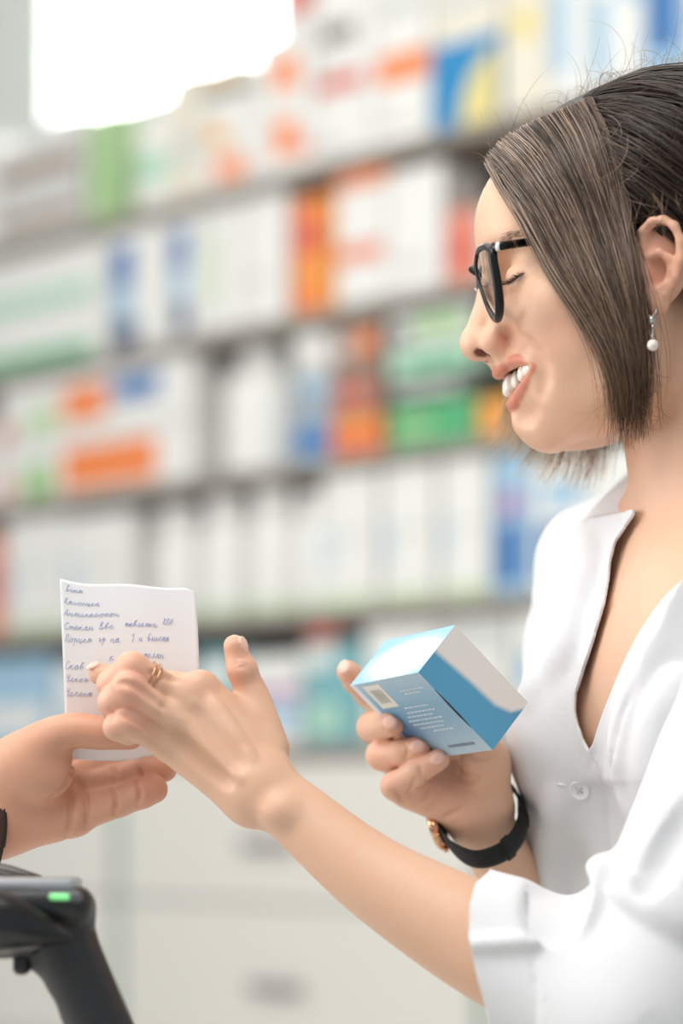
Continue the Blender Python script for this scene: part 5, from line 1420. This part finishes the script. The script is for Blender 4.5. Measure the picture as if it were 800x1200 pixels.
for (y, x0, x1, tx) in LINES:
    n = len(tx); w_ = (x1 - x0) / n; xh = 4.2; path = []
    for i, ch in enumerate(tx):
        for (gx, gy) in GL.get(ch, GL['и']): path.append((x0 + (i + gx * .95) * w_ + gy * 1.1 + pr.normal(0, .15), y - gy * xh + pr.normal(0, .25) + 1.2))
    q_ = spline(np.array(path), len(path) * 4)
    vv = (q_[:, 1] - 682) / (890 - 682); uu = (q_[:, 0] - np.interp(vv, np.linspace(0, 1, 61), PL[:, 0])) / 159.0
    L = paper(np.clip(uu, 0.01, .99), np.clip(vv, 0.01, .99)) + [0, -.32, 0]
    ink.append(tube(L, .19, 5, flat=.12))
put('handwriting', *cat_list(*ink), m_ink, parent=nt_)
# ---------------------------------------------------------------- blue medicine box in her other hand
E0 = P(490, 788, 1400); sc_ = 1400 / FPX * 1.03
e1 = np.array([43, 26.7, 56]) * sc_; e2 = np.array([-75 * 1.03, 137.6, -8 * 1.0]) * sc_; e3 = np.array([86 * 1.015, 41.9, -86 * 1.015]) * sc_
n3 = np.cross(e1 / np.linalg.norm(e1), e2 / np.linalg.norm(e2))
def soft(x, w): return np.clip(x / w + .5, 0, 1)
def mixc(a, b, w): return np.asarray(a)[None] * (1 - w[:, None]) + np.asarray(b)[None] * w[:, None]
cBlue, cWhite, cGrey, cPale, cNavy, cSlate = lin((82, 156, 194)), lin((238, 238, 236)), lin((226, 225, 222)), lin((150, 198, 234)), lin((46, 98, 158)), lin((128, 176, 204))
def f_right(u, v):      # u along e3, v along e1
    vb = np.interp(u, [0, .43, .76, .92, 1], [.45, .525, .56, .67, .87])
    return mixc(cBlue, cGrey, soft(v - vb, .09))
def f_top(u, v):        # u along e2 (away), v along e1
    d = np.hypot((u - .42) / .55, (v - .42) / .5)
    c = mixc(cWhite, cPale, soft(d - .82, .5))
    return c
def f_front(u, v):      # u along e2, v along e3
    c = mixc(lin((188, 210, 222)), cSlate, soft(.35 - np.abs(v - .45), .5))
    c = c * (1 - .75 * np.exp(-(((u - .88) / .3) ** 2 + ((v - .62) / .22) ** 2)))[:, None] + cNavy * (.75 * np.exp(-(((u - .88) / .3) ** 2 + ((v - .62) / .22) ** 2)))[:, None]
    w = ((u > .925)).astype(float); return mixc(lin((226, 232, 238)), lin((226, 232, 238)), w) * w[:, None] + c * (1 - w[:, None])
def f_plain(u, v): return mixc(cWhite, cPale, soft(u - .6, .6))
def face(o, a, b, fn, n=40, flip=False):
    s_ = np.linspace(0, 1, n); A, B = np.meshgrid(s_, s_, indexing='ij'); A, B = A.ravel(), B.ravel()
    V = o + A[:, None] * a + B[:, None] * b
    F = np.array([(i * n + j, (i + 1) * n + j, (i + 1) * n + j + 1, i * n + j + 1) for i in range(n - 1) for j in range(n - 1)])
    if flip: F = F[:, ::-1]
    return V, F, fn(A, B)
fs = [face(E0, e3, e1, f_right, flip=False), face(E0, e2, e1, f_top, flip=True), face(E0, e2, e3, f_front), face(E0 + e1, e2, e3, f_plain, flip=True), face(E0 + e2, e3, e1, f_plain, flip=True), face(E0 + e3, e2, e1, f_plain)]
Vb, Fb = cat_mesh(*[(a, b) for a, b, c in fs]); Tb = np.concatenate([c for a, b, c in fs])
mb = thing('medicine_box', 'blue and white medicine box held up in the woman\'s fingers', 'box', E0 + (e1 + e2 + e3) / 2)
bo = put('carton', Vb, Fb, attr_mat('printed_carton', .38), parent=mb, tint=Tb, smooth=False)
u1, u2, u3 = e1 / np.linalg.norm(e1), e2 / np.linalg.norm(e2), e3 / np.linalg.norm(e3)
def on_front(ua, ub, va, vb, lift=.12):
    o = E0 - u1 * lift
    return np.array([o + ua * e2 + va * e3, o + ub * e2 + va * e3, o + ub * e2 + vb * e3, o + ua * e2 + vb * e3]), [(0, 1, 2, 3)]
put('barcode_label', *on_front(.62, .86, .04, .33), mat('label_cream', (232, 230, 220), .6), parent=bo, smooth=False)
bars = [on_front(.665 + i * .012, .665 + i * .012 + .004 + .004 * (i % 3 == 0), .10, .27, .2) for i in range(13)]
put('barcode_bars', *cat_list(*bars), mat('print_grey', (176, 174, 168), .6), parent=bo, smooth=False)
tl_ = []
for i, (va, ua, ub) in enumerate([(.16, .12, .45), (.20, .2, .4), (.36, .25, .58), (.42, .22, .6), (.47, .3, .62), (.52, .22, .66), (.57, .25, .66), (.62, .3, .62), (.67, .22, .5)]):
    x = ua
    while x < ub:
        l_ = float(pr.uniform(.02, .05)); tl_.append(on_front(x, x + l_, va, va + .016, .15)); x += l_ + .012
put('printed_text', *cat_list(*tl_), mat('print_white', (216, 228, 236), .6), parent=bo, smooth=False)
t2 = []
x = .14
while x < .5:
    l_ = float(pr.uniform(.018, .035)); t2.append(on_front(x, x + l_, .87, .905, .15)); x += l_ + .01
put('printed_name', *cat_list(*t2), mat('print_slate', (110, 132, 152), .6), parent=bo, smooth=False)
def on_top(ua, ub, va, vb, lift=.12):
    o = E0 - u3 * lift
    return np.array([o + ua * e2 + va * e1, o + ua * e2 + vb * e1, o + ub * e2 + vb * e1, o + ub * e2 + va * e1]), [(0, 1, 2, 3)]
t3 = [on_top(.2, .62, .5, .515), on_top(.25, .6, .42, .43), on_top(.0, 1, .17, .182)]
put('flap_lines', *cat_list(*t3), mat('print_pale_grey', (206, 214, 222), .6), parent=bo, smooth=False)
put('flap_gap', *tube(np.array([E0 + e3 * t - u1 * .05 - u2 * .05 for t in (.22, .4, .55, .7)]), [.2, .65, .65, .2], 6), mat('gap_dark', (52, 60, 68), .8), parent=bo)
# ---------------------------------------------------------------- barcode scanner on its stand, and the counter
m_blk = mat('black_plastic', (34, 35, 37), .42, bump=.12, bscale=900)
m_gloss = mat('black_gloss_plastic', (20, 21, 23), .25)
m_gry = mat('grey_plastic', (158, 162, 164), .3)
m_led = mat('green_status_led', (120, 214, 130), .3, emit=.7)
CT = 950.0
YS = 1300
scn = thing('barcode_scanner', 'black handheld barcode scanner with a green light at the lower left', 'scanner', (P(90, 0, YS)[0], YS, CT))
f = Field((P(-190, 0, YS)[0], 1215, 1020), (P(190, 0, YS)[0], 1385, P(0, 985, YS)[2]), 1.4)
f.limb([P(66, 1085, YS), P(84, 1128, YS), P(112, 1192, YS), P(150, 1285, YS)], [18.5, 18, 17.5, 18.5])
f.limb([P(70, 1092, YS + 6), P(40, 1120, YS)], [16, 9], k=8)
for (x, y) in [(34, 1150), (58, 1184), (84, 1226)]: f.ell(P(x - 10, y, YS), (7, 16, 7), 6, None, 's')
hV1, hF1 = f.mesh(); hV1 = tri_smooth(hV1, hF1, 2, .5)
put('handle', hV1, hF1, m_blk, parent=scn)
f2 = f.sub()
f2.limb([P(-150, 1066, YS), P(-20, 1063, YS), P(70, 1059, YS), P(92, 1060, YS)], [15, 14.5, 13, 9])
for dy in (-14, 14): f2.limb([P(-150, 1064, YS + dy), P(60, 1060, YS + dy), P(86, 1060, YS + dy * .8)], [14, 12.5, 9.5], k=6)
f2.cap(P(60, 1075, YS), P(80, 1090, YS), 15, 14, 10)
f2.apply(f2.lo, f2.lo + f2.n * f2.h, lambda x, y, z: (z - P(0, 1038, YS)[2] + 0 * x + 0 * y), 3.0, 'i')
hV2, hF2 = f2.mesh(); hV2 = tri_smooth(hV2, hF2, 2, .5); put('head', hV2, hF2, m_blk, parent=scn)
tp_ = rbox((P(10, 0, YS)[0], YS, P(0, 1037, YS)[2]), (P(96, 0, YS)[0] - P(-68, 0, YS)[0], 46, 8), 3.2, seg=3)
put('top_plate', *tp_, m_gry, parent=scn)
f3 = f.sub()
f3.limb([P(-170, 1078, YS - 26), P(-70, 1076, YS - 30), P(-5, 1080, YS - 33), P(40, 1089, YS - 31), P(80, 1097, YS - 26)], [22, 21, 17, 10.5, 3])
f3.limb([P(-160, 1092, YS - 8), P(0, 1096, YS - 10), P(45, 1100, YS - 10)], [15, 13, 8], k=8)
f3.apply(f3.lo, f3.lo + f3.n * f3.h, lambda x, y, z: (y - (YS + 4) + 0 * x + 0 * z), 2.0, 'i')
hV3, hF3 = f3.mesh(); hV3 = tri_smooth(hV3, hF3, 2, .5); put('hood', hV3, hF3, m_gloss, parent=scn)
f4 = f.sub(); f4.limb([P(-60, 1016, YS + 36), P(0, 1022, YS + 34), P(48, 1031, YS + 30)], [6, 5, 2.5]); f4.limb([P(-120, 1030, YS + 30), P(-20, 1034, YS + 26), P(30, 1038, YS + 24)], [10, 8, 5], k=6)
V_, F_ = f4.mesh(); put('rear_hood', V_, F_, m_gloss, parent=scn)
ledp = P(70, 1051, YS - 25.5)
put('status_light', *rbox(ledp, (11, 5, 3.6), 1.5), m_led, parent=scn)
put('light_bezel', *rbox(ledp + [2.5, 1.2, 0], (19, 5, 6.2), 2.4), mat('dark_grey_plastic', (96, 99, 101), .3), parent=scn)
put('trigger', *rbox(P(26, 1128, YS - 4), (9, 15, 13), 3.5, seg=3), m_gloss, parent=scn)
bx0 = P(150, 1285, YS)
sv, sF_ = lathe([(62, 0), (62, 6), (56, 12), (26, 18), (24, 40), (24, bx0[2] - CT)], 32, (bx0[0], YS, CT + .3)); put('stand', sv, sF_, m_blk, parent=scn)
ct = thing('counter', 'light shop counter between the two people, carrying the scanner stand', 'counter', (-330, 1400, 0))
m_top = mat('counter_top', (226, 224, 218), .3)
put('counter_top', *rbox((-330, 1400, CT - 15), (760, 1100, 30), 3), m_top, parent=ct, smooth=False)
put('counter_front', *rbox((-330, 1400, (CT - 30) / 2), (700, 1040, CT - 31), 2), m_cab, parent=ct, smooth=False)
